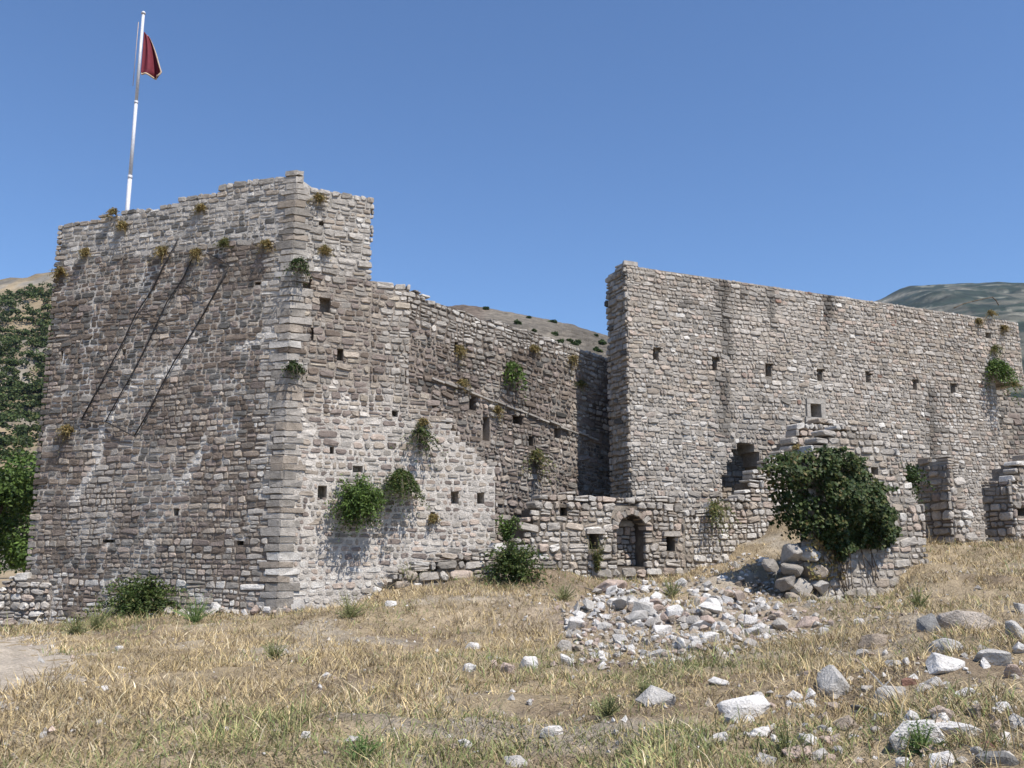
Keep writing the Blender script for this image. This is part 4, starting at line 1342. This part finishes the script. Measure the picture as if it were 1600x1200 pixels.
def sample_ground(n, ylo, yhi, power=1.0):
    # density falls with distance; stays inside the widened view wedge
    yy = ylo + (yhi - ylo) * rng.random(n) ** power
    xx = rng.uniform(-0.72, 0.72, n) * (yy + 1.5)
    return xx, yy


def wall_block(x, y):
    """true where a wall stands on the ground"""
    P = np.stack([x, y, np.zeros_like(x)], -1)
    bad = np.zeros(len(x), bool)
    for pl, u0, u1, th in ((PL_L, uLl, 0, 9), (PL_A, 0, uAe, 2), (PL_B, 0, uBe, 2), (PL_W, uW0, uW1, 3), (PL_R, 0, uRe + 6, 6), (PL_I, 0, uI1, 1.3), (PL_P, 0, 2, 1.1), (PL_S, uS0, uS1, 0.9)):
        r = P - pl.o
        uu = r @ pl.d; dd = r @ pl.n
        bad |= (uu > u0) & (uu < u1) & (dd < 0.02) & (dd > -th)
    return bad


N1 = 72000
tx, ty = sample_ground(N1, 5.5, 26, 1.25)
dens = fbm(tx * 0.7, ty * 0.7, 101)
pdist = path_dist(tx, ty)
keepm = (rng.random(N1) < sstep(0.26, 0.52, dens) * 0.9 + 0.12) & (pdist + (fbm(tx * 2, ty * 2, 7) - 0.5) * 1.5 > 1.55) & ~wall_block(tx, ty)
heapw = np.array([hit_ground(p[0], p[1])[:2] for p in heap])
hm = np.array([inpoly(a, b, [tuple(q_) for q_ in heapw]) for a, b in zip(tx, ty)])
keepm &= ~(hm & (rng.random(N1) < 0.6))
tx, ty = tx[keepm], ty[keepm]
per = rng.integers(3, 8, len(tx))
bx = np.repeat(tx, per); by = np.repeat(ty, per)
nb = len(bx)
bx = bx + rng.normal(0, 0.05, nb); by = by + rng.normal(0, 0.05, nb)
bz = ground_z(bx, by) - 0.01
patch = fbm(bx * 0.45, by * 0.45, 111)
hgt = rng.gamma(3, 0.027, nb) * (0.25 + 2.6 * fbm(bx * 0.9, by * 0.9, 131) ** 2 + 0.35) * np.clip(0.75 + by * 0.015, 0, 1.1)
lean = np.clip(rng.beta(2.6, 1.3, nb), 0.05, 0.985)
wid = rng.uniform(0.004, 0.011, nb) * (1 + by * 0.03)
straw = pick(nb, [(0.58, 0.455, 0.25), (0.50, 0.385, 0.20), (0.38, 0.29, 0.18), (0.62, 0.53, 0.36), (0.20, 0.155, 0.10)], [3.4, 4, 3, 1.6, 2.4], 0.15)
olive = pick(nb, [(0.27, 0.28, 0.12), (0.19, 0.24, 0.09), (0.33, 0.30, 0.14)], [3, 2, 2], 0.18)
og = sstep(0.52, 0.68, patch)
gb = np.exp(-((bx + 0.4) / 2.4) ** 2 - ((by - 7.6) / 1.7) ** 2) * 0.95 + np.exp(-((bx - 1.6) / 2.4) ** 2 - ((by - 12.0) / 1.8) ** 2) * 0.6 + np.exp(-((bx + 7.6) / 2.2) ** 2 - ((by - 18.3) / 1.2) ** 2) * 0.6
mask = rng.random(nb) < np.clip(og * 0.4 + gb * 0.75, 0, 0.7)
gc = np.where(mask[:, None], olive, straw)
gc = gc * (0.55 + 0.85 * fbm(bx * 1.1, by * 1.1, 171))[:, None]
V, T, c = blades(np.stack([bx, by, bz], -1), hgt, wid, lean, gc)
o = obj('dry_grass', mesh_tris('dry_grass', V, T, c, M_BLADE), kind='stuff')
tag(o, 'trampled straw coloured dry grass covering the slope before the walls', 'grass')

# lying straw and pale stalks
N2 = 42000
tx, ty = sample_ground(N2, 5.5, 20, 1.4)
k = (path_dist(tx, ty) > 1.7) & ~wall_block(tx, ty) & (rng.random(N2) < sstep(0.35, 0.6, fbm(tx * 0.5, ty * 0.5, 141)) + 0.15)
tx, ty = tx[k], ty[k]
nb = len(tx)
V, T, c = blades(np.stack([tx, ty, ground_z(tx, ty) + 0.02], -1), rng.uniform(0.08, 0.32, nb), rng.uniform(0.004, 0.009, nb), rng.uniform(0.95, 0.998, nb),
                 pick(nb, [(0.52, 0.43, 0.27), (0.42, 0.33, 0.19), (0.30, 0.235, 0.15), (0.2, 0.16, 0.11)], [2, 3, 3, 2], 0.12))
o = obj('straw', mesh_tris('straw', V, T, c, M_BLADE), kind='stuff')
tag(o, 'loose pale straw lying flat over the dry ground', 'straw')


NG = 15000
gx_, gy_ = sample_ground(NG, 5.5, 24, 1.2)
pg = fbm(gx_ * 0.9 + 40, gy_ * 0.9, 51)
hpd = np.exp(-((gx_ - heap_c[0] - 0.5) / 3.4) ** 2 - ((gy_ - heap_c[1] - 0.6) / 2.6) ** 2)
rt = sstep(1.0, 5.0, gx_) * sstep(16, 11, gy_)
kk = (rng.random(NG) < 0.10 + 0.55 * sstep(0.54, 0.7, pg) + 0.9 * hpd + 0.35 * rt) & ~wall_block(gx_, gy_)
gx_, gy_ = gx_[kk], gy_[kk]; hpd = hpd[kk]
ng = len(gx_)
OC = np.array([[1, 0, 0], [0, 1, 0], [-1, 0, 0], [0, -1, 0], [0, 0, 1], [0, 0, -1]], float)
OT = np.array([[0, 1, 4], [1, 2, 4], [2, 3, 4], [3, 0, 4], [1, 0, 5], [2, 1, 5], [3, 2, 5], [0, 3, 5]])
sz_ = rng.gamma(2.2, 0.006, ng).clip(0.006, 0.04) * (1 + 2.4 * hpd) + gy_ * 0.0004
Vg = OC[None] * rng.uniform(0.5, 1.4, (ng, 6, 1)) * sz_[:, None, None] + rng.normal(0, 0.25, (ng, 6, 3)) * sz_[:, None, None]
Vg = Vg + np.stack([gx_, gy_, ground_z(gx_, gy_) + sz_ * 0.12], -1)[:, None]
cg = pick(ng, [W1, G1, P1, LG, B1, TN], [1.6, 2, 2, 2, 1.5, 2], 0.12)
o = obj('gravel', mesh_tris('gravel', Vg.reshape(-1, 3), (OT[None] + (np.arange(ng) * 6)[:, None, None]).reshape(-1, 3), np.repeat(cg, 6, axis=0), M_ROCK), kind='stuff')
tag(o, 'pale stone chips and gravel scattered over the dry ground', 'gravel')


# ------------------------------------------------------------------ plants
def leaves_mesh(name, P, N, size, col, elong=1.8):
    """small folded leaves at points P, facing roughly N"""
    n = len(P)
    a = rng.normal(0, 1, (n, 3)); a -= (a * N).sum(1, keepdims=True) * N * 0.8
    a /= np.linalg.norm(a, axis=1, keepdims=True) + 1e-9
    b = np.cross(a, N); b /= np.linalg.norm(b, axis=1, keepdims=True) + 1e-9
    s = (size * rng.uniform(0.7, 1.3, n))[:, None]
    tip = P + a * s * elong * 0.5; base = P - a * s * elong * 0.5
    l = P + b * s * 0.5 + N * s * 0.12; r = P - b * s * 0.5 + N * s * 0.12
    V = np.stack([base, l, tip, r], 1).reshape(-1, 3)
    t = np.array([[0, 2, 1], [0, 3, 2]])
    T = (t[None] + (np.arange(n) * 4)[:, None, None]).reshape(-1, 3)
    return mesh_tris(name, V, T, np.repeat(col, 4, axis=0), M_LEAF)


GREENS = {'pale': ([(0.25, 0.26, 0.11), (0.19, 0.22, 0.09), (0.33, 0.30, 0.15)], [3, 3, 2]), 'lush': ([(0.17, 0.25, 0.08), (0.13, 0.20, 0.06), (0.23, 0.28, 0.11)], [3, 3, 2]),
          'mid': ([(0.085, 0.125, 0.032), (0.06, 0.095, 0.026), (0.13, 0.155, 0.05), (0.042, 0.065, 0.02), (0.17, 0.16, 0.06)], [3, 3, 1.8, 1.5, 0.7]),
          'bright': ([(0.105, 0.165, 0.035), (0.075, 0.125, 0.028), (0.14, 0.20, 0.05), (0.05, 0.085, 0.02)], [3, 3, 1.6, 1.5]),
          'dark': ([(0.055, 0.085, 0.024), (0.038, 0.062, 0.02), (0.085, 0.11, 0.035), (0.028, 0.045, 0.016)], [3, 3, 1.2, 1.5]),
          'ivy': ([(0.06, 0.095, 0.027), (0.042, 0.07, 0.02), (0.10, 0.13, 0.04), (0.14, 0.15, 0.05), (0.19, 0.15, 0.06)], [3, 2.4, 2, 1.2, 0.35]),
          'olive': ([(0.15, 0.16, 0.055), (0.11, 0.13, 0.045), (0.21, 0.19, 0.075), (0.24, 0.18, 0.07)], [3, 3, 1.5, 1]),
          'dry': ([(0.30, 0.22, 0.09), (0.24, 0.19, 0.08), (0.17, 0.16, 0.06), (0.36, 0.27, 0.12)], [3, 3, 2, 1])}


def arc_bush(name, label, root, out, nst, length, leaf, kind, grav=0.6, spread=0.9, per=22, cat='bush', group=None, up=0.5, elong=1.9):
    """stems that spring from the root, arch over and hang, set with leaves"""
    t_ = thing(name, label, cat, tuple(root), group)
    out = np.array(out, float)
    d = rng.normal(0, spread, (nst, 3)) + out * 0.9 + np.array([0, 0, up])
    d /= np.linalg.norm(d, axis=1, keepdims=True)
    if np.linalg.norm(out) > 0.1:              # keep in front of the wall
        on = out / np.linalg.norm(out)
        k = (d @ on); d += np.clip(0.12 - k, 0, None)[:, None] * on
    L = length * (0.45 + 0.8 * rng.random(nst) ** 1.3)
    tt = np.linspace(0.08, 1, per)
    P = d[:, None, :] * (L[:, None] * tt[None])[..., None]
    P = P + np.array([0, 0, -1.0]) * (grav * L[:, None] * tt[None] ** 2)[..., None]
    pts = P.reshape(-1, 3) + rng.normal(0, leaf * 0.8, (nst * per, 3))
    N = rng.normal(0, 0.6, pts.shape) + np.array([0, 0, 0.7]) + out * 0.4
    N /= np.linalg.norm(N, axis=1, keepdims=True)
    cc = pick(len(pts), *GREENS[kind], 0.15)
    cc = cc * np.repeat(rng.uniform(0.75, 1.2, nst), per)[:, None]
    obj('foliage', leaves_mesh('foliage', pts, N, np.full(len(pts), leaf), cc, elong), t_)
    V = []; T = []
    w = 0.004 + length * 0.004
    for s in range(0, nst, max(1, nst // 40)):
        b = len(V); idx_ = list(range(0, per, 4))
        side = np.cross(d[s], [0.3, 0.5, 0.8]); side /= np.linalg.norm(side) + 1e-9
        side2 = np.cross(d[s], side)
        for q_ in [np.zeros(3)] + [P[s, k_] for k_ in idx_]:
            V += [q_ + side * w, q_ - side * w * 0.5 + side2 * w, q_ - side * w * 0.5 - side2 * w]
        for k_ in range(len(idx_)):
            for e in range(3):
                a_, c_ = b + 3 * k_ + e, b + 3 * k_ + (e + 1) % 3
                T += [(a_, c_, c_ + 3), (a_, c_ + 3, a_ + 3)]
    obj('stems', mesh_tris('stems', np.array(V), np.array(T), np.tile(np.array(GREENS[kind][0][0]), (len(V), 1)), M_LEAF if cat in ('weed', 'tuft') else M_BARK), t_)
    return t_


def wp(pl, px, py, d=0.0):
    return pl.w(*pl.uv(px, py), d)


# two caper bushes hanging on the tower's right-hand face
arc_bush('hanging_bush', 'rounded bright green bush hanging on the sunny tower face', wp(PL_A, 557, 782, 0.08), PL_A.n, 480, 0.70, 0.034, 'bright', 0.24, 0.85, 26, up=0.28)
arc_bush('hanging_bush', 'drooping darker bush beside the rounded bright green one', wp(PL_A, 624, 746, 0.06), PL_A.n * 0.6, 320, 0.64, 0.032, 'mid', 1.15, 0.42, 28, up=0.72)
gp = wp(PL_L, 240, 950, 0.3)
arc_bush('shrub', 'broad green shrub growing at the foot of the tower', (gp[0], gp[1], gp[2]), (0, -0.3, 0), 460, 1.32, 0.036, 'mid', 0.50, 0.66, 30, 'shrub', up=0.75)
gp = wp(PL_W, 790, 893, 0.4)
arc_bush('shrub', 'dark green shrub where the low wall meets the tower', (gp[0], gp[1], gp[2] + 0.05), (0, -0.3, 0), 280, 0.85, 0.042, 'mid', 0.25, 0.75, 22, 'shrub', up=0.7)
arc_bush('shrub', 'tall thin green shrub in the nook above the dark green shrub', wp(PL_W, 795, 845, -0.1), (0, -0.2, 0), 50, 0.72, 0.045, 'bright', 0.3, 0.28, 18, 'shrub', up=1.4)
arc_bush('hanging_bush', 'green plant hanging from the broken right corner of the tall wall', wp(PL_R, 1551, 572, 0.03), PL_R.n * 0.8, 190, 0.72, 0.05, 'bright', 1.0, 0.45, 22, up=0.3)
arc_bush('shrub', 'dark green shrub on top of the broken pier', wp(PL_P, 1432, 745, -0.4), (-0.2, -0.5, 0), 190, 0.62, 0.055, 'dark', 0.55, 0.7, 20, 'shrub', up=0.7)
arc_bush('hanging_bush', 'flat spreading olive plant high on the pale mortared tower face', wp(PL_A, 655, 676, 0.03), PL_A.n * 0.6, 46, 0.62, 0.034, 'mid', 0.7, 0.8, 16, up=0.25)
arc_bush('hanging_bush', 'sparse olive plant hanging on the dark curtain wall below its ledge', wp(PL_B, 834, 712, 0.03), PL_B.n * 0.7, 46, 0.66, 0.042, 'olive', 0.95, 0.7, 14, up=0.35)
arc_bush('hanging_bush', 'small green plant hanging near the top of the curtain wall', wp(PL_B, 797, 575, 0.03), PL_B.n * 0.6, 60, 0.5, 0.05, 'bright', 1.2, 0.4, 16, up=0.35)
arc_bush('hanging_bush', 'dark green fern in the upper corner joint of the tower', wp(PL_A, 466, 412, 0.03), PL_A.n * 0.6, 60, 0.38, 0.035, 'dark', 0.9, 0.5, 14, up=0.3)
arc_bush('hanging_bush', 'small green plant on the tower edge at half height', wp(PL_A, 458, 573, 0.03), PL_A.n * 0.6, 50, 0.3, 0.035, 'dark', 0.8, 0.5, 14, up=0.3)
arc_bush('weed', 'straggly dry weed hanging on the low wall right of the arch', wp(PL_W, 1113, 792, 0.06), PL_W.n * 0.5, 40, 0.75, 0.035, 'olive', 1.0, 0.35, 16, 'weed', up=0.2)
arc_bush('weed', 'thin green weed below the small window left of the arch', wp(PL_W, 930, 893, 0.1), (0, -0.2, 0), 45, 0.85, 0.03, 'olive', 0.1, 0.28, 16, 'weed', up=1.6)
dry = [(PL_L, 108, 672, 0.34, 'dry', 'yellow green tuft on the far left side of the tower at mid height'), (PL_L, 97, 425, 0.3, 'dry', 'yellow tuft at the top left edge of the tower'),
       (PL_L, 180, 332, 0.24, 'dry', 'dry tuft on the tower parapet just left of the flagpole'), (PL_L, 195, 352, 0.24, 'dry', 'dry tuft in the parapet just below the flagpole'),
       (PL_L, 256, 393, 0.3, 'dry', 'yellowish tuft at the top of the leftmost dark shadow strip'), (PL_L, 309, 395, 0.24, 'dry', 'small tuft at the top of the second dark shadow strip'),
       (PL_L, 316, 325, 0.2, 'dry', 'small dry tuft high in the tower parapet right of the flagpole'), (PL_L, 352, 379, 0.22, 'olive', 'olive tuft under the pale parapet stones of the tower'),
       (PL_L, 418, 382, 0.24, 'dry', 'dry tuft near the upper corner of the tower'), (PL_L, 136, 393, 0.2, 'dry', 'small dry tuft below the left end of the parapet'),
       (PL_A, 498, 310, 0.26, 'dry', 'dry tuft high on the sunny side of the parapet'), (PL_A, 507, 390, 0.2, 'dry', 'pale yellow tuft in the crack of the parapet side'),
       (PL_A, 661, 660, 0.24, 'dry', 'dry brown tuft above the flat spreading plant'), (PL_A, 676, 808, 0.2, 'dry', 'little dry tuft low on the white mortared face'),
       (PL_B, 775, 640, 0.26, 'dry', 'dry yellow tuft under the ledge of the curtain wall'), (PL_B, 716, 545, 0.26, 'dry', 'dry tuft in the upper left of the curtain wall'),
       (PL_B, 832, 545, 0.26, 'dry', 'yellow tuft just below the top of the curtain wall'), (PL_B, 893, 562, 0.36, 'dry', 'brown dry tuft near the shaded end of the curtain wall'),
       (PL_B, 720, 598, 0.26, 'dry', 'dry tuft above the start of the ledge'), (PL_B, 905, 600, 0.3, 'olive', 'olive tuft beside the dark gap of the walls'),
       (PL_R, 1545, 490, 0.3, 'dry', 'dry tuft near the broken top right corner of the tall wall'), (PL_R, 1566, 512, 0.26, 'dry', 'lower dry tuft on the broken corner of the tall wall'),
       (PL_R, 1527, 502, 0.24, 'dry', 'small dry tuft left of the broken corner tufts'), (PL_R, 1552, 545, 0.34, 'olive', 'olive tuft above the hanging corner plant'),
       (PL_R, 1583, 600, 0.3, 'dry', 'yellow tuft on the underside of the broken corner'), (PL_W, 1243, 700, 0.26, 'dry', 'ochre tuft at the peak of the buttress above the ivy')]
for (pl, x, y, L, kd, lab) in dry:
    arc_bush('grass_tuft', lab, wp(pl, x, y, 0.02), pl.n * 0.5, 55, L, 0.02, kd, 0.7, 0.6, 12, 'tuft', 'tufts growing in the walls', up=0.5, elong=3.5)
weeds = [(305, 972, 0.6, 'bright', 'light green weeds right of the tower shrub'), (150, 985, 0.55, 'olive', 'feathery green weeds left of the tower shrub'), (118, 992, 0.4, 'olive', 'low green weeds beside the end of the path'),
         (548, 966, 0.5, 'olive', 'green weed at the right foot of the tower'), (640, 912, 0.5, 'olive', 'green weed on the bare slope below the mortared face'), (1050, 935, 0.5, 'olive', 'green weed on top of the rubble heap'),
         (1437, 950, 0.4, 'dark', 'dark green weed behind the dark angular rock'), (880, 940, 0.45, 'olive', 'weed at the upper left rim of the rubble heap'), (1345, 905, 0.35, 'dry', 'dry brown creeper at the foot of the ivy wall'),
         (565, 1190, 0.22, 'bright', 'low green weeds at the bottom left of centre'), (1230, 1185, 0.22, 'olive', 'green weeds before the pinkish slab'), (1010, 1090, 0.22, 'olive', 'green stalks left of the triangular rock'),
         (430, 1030, 0.3, 'olive', 'dull green weed in the middle of the dry slope'), (950, 1120, 0.22, 'olive', 'green weeds near the large round rock'), (1440, 1175, 0.2, 'bright', 'green sprig in front of the biggest boulder')]
for (x, y, L, kd, lab) in weeds:
    P = hit_ground(x, min(y, 1197))
    arc_bush('weed', lab, (P[0], P[1], P[2]), (0, 0, 0), 90, L * 1.1, 0.010 if L > 0.3 else 0.007, 'lush' if kd == 'bright' else ('dry' if kd == 'dry' else 'pale'), 0.10, 0.55, 12, 'weed', 'weeds on the ground', up=0.9, elong=5)

# the great ivy: leaves over the wall head, bulging out and hanging
ivp = [(1211, 735), (1218, 716), (1240, 704), (1290, 706), (1328, 710), (1338, 728), (1346, 748), (1372, 758), (1380, 785), (1393, 815), (1390, 838), (1374, 858), (1345, 852), (1325, 846), (1312, 872), (1298, 878), (1288, 852), (1268, 842), (1248, 834), (1240, 812), (1237, 775), (1222, 760)]
ivy = thing('ivy', 'large mass of dark green ivy draped over the broken wall stub', 'ivy', tuple(wp(PL_I, 1300, 900, 0.1)))
PTS = []; NRM = []
iva = np.array(ivp, float)
loc = np.array(ivy.location)
while len(PTS) < 9000:
    x = rng.uniform(1205, 1400, 500); y = rng.uniform(698, 905, 500)
    for a, b in zip(x, y):
        if not inpoly(a + 9 * (float(vnoise(a / 9, b / 9, 5)) - 0.5) * 2, b + 9 * (float(vnoise(a / 9, b / 9, 6)) - 0.5) * 2, ivp): continue
        e = np.min(np.hypot(iva[:, 0] - a, iva[:, 1] - b))
        bul = 0.08 + 0.62 * (1 - math.exp(-e / 22)) * (0.15 + 1.7 * float(fbm(a / 20, b / 20, 151, 2)))
        uu, vv = PL_I.uv(a, b)
        lay = rng.random() ** 0.45
        dd = bul * lay if uu > -0.05 else bul * lay - 0.8 * rng.random()
        PTS.append(PL_I.w(uu, vv, dd))
        g = (fbm(a / 22 + 0.25, b / 22, 151) - fbm(a / 22 - 0.25, b / 22, 151))
        NRM.append(PL_I.n + np.array([-2.0 * float(g), 0, 0.5]) + rng.normal(0, 0.45, 3))
PTS = np.array(PTS); NRM = np.array(NRM); NRM /= np.linalg.norm(NRM, axis=1, keepdims=True)
obj('foliage', leaves_mesh('foliage', PTS - loc, NRM, np.full(len(PTS), 0.075), pick(len(PTS), *GREENS['ivy'], 0.15) * 0.78, 1.2), ivy)
Vv = []; Fv = []
for k in range(13):                            # woody stems climbing the wall
    x0 = random.uniform(1285, 1390); y0 = 935 - (x0 - 1285) * 0.35
    pts = []
    for s in range(6):
        pts.append(PL_I.w(*PL_I.uv(x0 + random.uniform(-9, 9) - s * 4, y0 - s * 24), 0.07 + 0.02 * s) - loc)
    for s in range(5):
        V_, F_ = tube([pts[s], pts[s + 1]], [0.012, 0.011], 5)
        b = len(Vv); Vv += list(V_); Fv += [tuple(i + b for i in f) for f in F_]
part('stems', np.array(Vv), Fv, M_BARK, ivy)
dl = [(rng.uniform(1255, 1310), rng.uniform(835, 905)) for _ in range(230)]
Pd = np.array([wp(PL_I, a, b, rng.uniform(0.06, 0.22)) for a, b in dl]) - loc
Nd = np.tile(PL_I.n, (len(Pd), 1)) + rng.normal(0, 0.5, Pd.shape); Nd /= np.linalg.norm(Nd, axis=1, keepdims=True)
o = obj('withered_foliage', leaves_mesh('withered_foliage', Pd, Nd, np.full(len(Pd), 0.07), pick(len(Pd), *GREENS['dry'], 0.15), 1.3), ivy)
o['label'] = 'withered yellow ivy leaves below the green mass'


# ------------------------------------------------------------------ trees
def crown_mesh(name, blobs, per, leaf, kind, loc):
    P = []; N = []
    for (c, r) in blobs:
        d = rng.normal(0, 1, (per, 3)); d /= np.linalg.norm(d, axis=1, keepdims=True)
        rad = r * rng.uniform(0.55, 1.05, per) ** 0.6
        P.append(np.array(c) + d * rad[:, None] * np.array([1, 1, 0.85])); N.append(d + rng.normal(0, 0.5, d.shape) + [0, 0, 0.4])
    P = np.concatenate(P); N = np.concatenate(N); N /= np.linalg.norm(N, axis=1, keepdims=True)
    tone = np.repeat(rng.uniform(0.75, 1.25, len(blobs)), per)[:, None]
    return leaves_mesh(name, P - np.array(loc), N, np.full(len(P), leaf), pick(len(P), *GREENS[kind], 0.12) * tone, 1.5)


def tree(label, base, height, rad, kind, nb_, per, leaf, group):
    base = np.array(base, float)
    t_ = thing('tree', label, 'tree', tuple(base), group)
    blobs = []
    for k in range(nb_):
        a = random.uniform(0, 6.28); r = rad * math.sqrt(random.random()) * 0.85
        z = base[2] + height * random.uniform(0.3, 0.95)
        sh = 1 - 0.5 * abs((z - base[2]) / height - 0.55)
        blobs.append(((base[0] + math.cos(a) * r * sh, base[1] + math.sin(a) * r * sh, z), rad * random.uniform(0.24, 0.4)))
    V_, F_ = tube([(0, 0, -0.5), (0.05, 0, height * 0.3), (0.1, 0.05, height * 0.7)], [0.05 * height, 0.035 * height, 0.012 * height], 8)
    part('trunk', V_, F_, M_BARK, t_)
    for b in blobs[:6]:
        q_ = np.array(b[0]) - base
        V_, F_ = tube([(0.05, 0, height * 0.28), q_ * 0.6 + np.array([0, 0, height * 0.1]), q_], [0.022 * height, 0.015 * height, 0.006 * height], 6)
        part('limb', V_, F_, M_BARK, t_)
    obj('crown', crown_mesh('crown', blobs, per, leaf, kind, base), t_)
    return t_


tb_ = at(-35, 930, 38); tree('leafy bright green tree beside the left edge of the tower', (tb_[0] - 0.3, 38, -1.6), 7.4, 3.0, 'bright', 44, 420, 0.13, 'trees left of the tower')
tb_ = at(45, 930, 58); tree('darker green tree behind the left edge of the tower', (tb_[0], 58, -2), 8.0, 3.4, 'dark', 26, 320, 0.13, 'trees left of the tower')

# far wood on the slope of the left hill: one mass
nuL = HL.shape[1]
PW = []; NW = []; CW = []
for k in range(5500):
    i = random.randint(1, 42); j = random.randint(int(nuL * 0.46), int(nuL * 0.70))
    hz_ = HL[i, j]
    if i > 33 and random.random() < (i - 33) / 8: continue
    s = random.uniform(0.8, 2.1)
    m = 40
    d = rng.normal(0, 1, (m, 3)); d /= np.linalg.norm(d, axis=1, keepdims=True); d[:, 2] = np.abs(d[:, 2]) * 0.9
    cpos = hz_ + np.array([random.uniform(-4, 4), random.uniform(-3, 3), 0.4])
    PW.append(cpos + d * s * rng.uniform(0.6, 1.1, (m, 1))); NW.append(d + rng.normal(0, 0.35, d.shape))
    CW.append(pick(m, *GREENS['mid'], 0.12) * random.uniform(0.5, 0.95))
PW = np.concatenate(PW); NW = np.concatenate(NW); NW /= np.linalg.norm(NW, axis=1, keepdims=True)
o = obj('hillside_wood', leaves_mesh('hillside_wood', PW, NW, np.full(len(PW), 0.62), np.concatenate(CW), 1.2), kind='stuff')
tag(o, 'dark green scrub wood covering the slope of the far left hill', 'wood')

# bushes on the rocky hill behind the curtain wall
mid_spots = [(826, 497, 7), (806, 507, 15), (833, 517, 8), (862, 503, 13), (866, 523, 13), (873, 535, 15), (889, 533, 11), (897, 539, 12), (903, 535, 10), (932, 526, 9), (940, 537, 16), (935, 550, 18), (760, 483, 8)]
for k, (x, y, w) in enumerate(mid_spots):
    # nearest point of the hill surface to this ray
    r = ray(x, y)
    D_ = HM[:70, :, :].reshape(-1, 3) - CAM
    tpar = (D_ @ r) / (r @ r)
    dist = np.linalg.norm(D_ - tpar[:, None] * r, axis=1)
    P = HM[:70].reshape(-1, 3)[np.argmin(dist)]
    s = w / FPX * depth_of(P) / 2
    P = CAM + r * (P[1] / r[1])
    blobs = [((P[0] + random.uniform(-0.6, 0.6) * s, P[1] + random.uniform(-0.5, 0.5) * s, P[2] + random.uniform(-0.4, 0.3) * s), s * random.uniform(0.5, 0.75)) for _ in range(5)]
    o = obj('hill_bush', crown_mesh('hill_bush', blobs, 60, 0.28, 'dark', P), loc=tuple(P))
    tag(o, 'dark bush on the rocky hill seen above the curtain wall', 'bush', 'bushes on the rocky hill')

# ------------------------------------------------------------------ air
bm = bmesh.new()
bmesh.ops.create_cube(bm, size=1.0)
for v_ in bm.verts:
    v_.co = Vector((v_.co.x * 2 * 5200, v_.co.y * 2 * 5200, 640.0 if v_.co.z > 0 else -60.0))
me = bpy.data.meshes.new('haze'); bm.to_mesh(me); bm.free()
hz = bpy.data.materials.new('thin_air'); hz.use_nodes = True
nt = hz.node_tree
nt.nodes.remove(nt.nodes['Principled BSDF'])
pv = nt.nodes.new('ShaderNodeVolumePrincipled')
pv.inputs['Density'].default_value = 0.00006
pv.inputs['Color'].default_value = (0.62, 0.78, 1.0, 1)
nt.links.new(pv.outputs[0], nt.nodes['Material Output'].inputs['Volume'])
me.materials.append(hz)
o = obj('haze', me, kind='stuff')
o['label'] = 'thin bluish summer haze in the air'

# dead branch arching over the broken corner of the tall wall
bb = PL_R.w(*PL_R.uv(1502, 477), -0.3)
br = thing('dead_branch', 'thin dead branch arching over the top right end of the tall wall', 'branch', tuple(bb))
pts = [PL_R.w(*PL_R.uv(x_, y_), -0.3) - bb for x_, y_ in ((1502, 478), (1515, 472), (1530, 468), (1546, 464), (1562, 461), (1568, 466), (1572, 474))]
for k in range(len(pts) - 1):
    V_, F_ = tube([pts[k], pts[k + 1]], [0.022, 0.02], 6)
    part('twig', V_, F_, M_BARK, br)
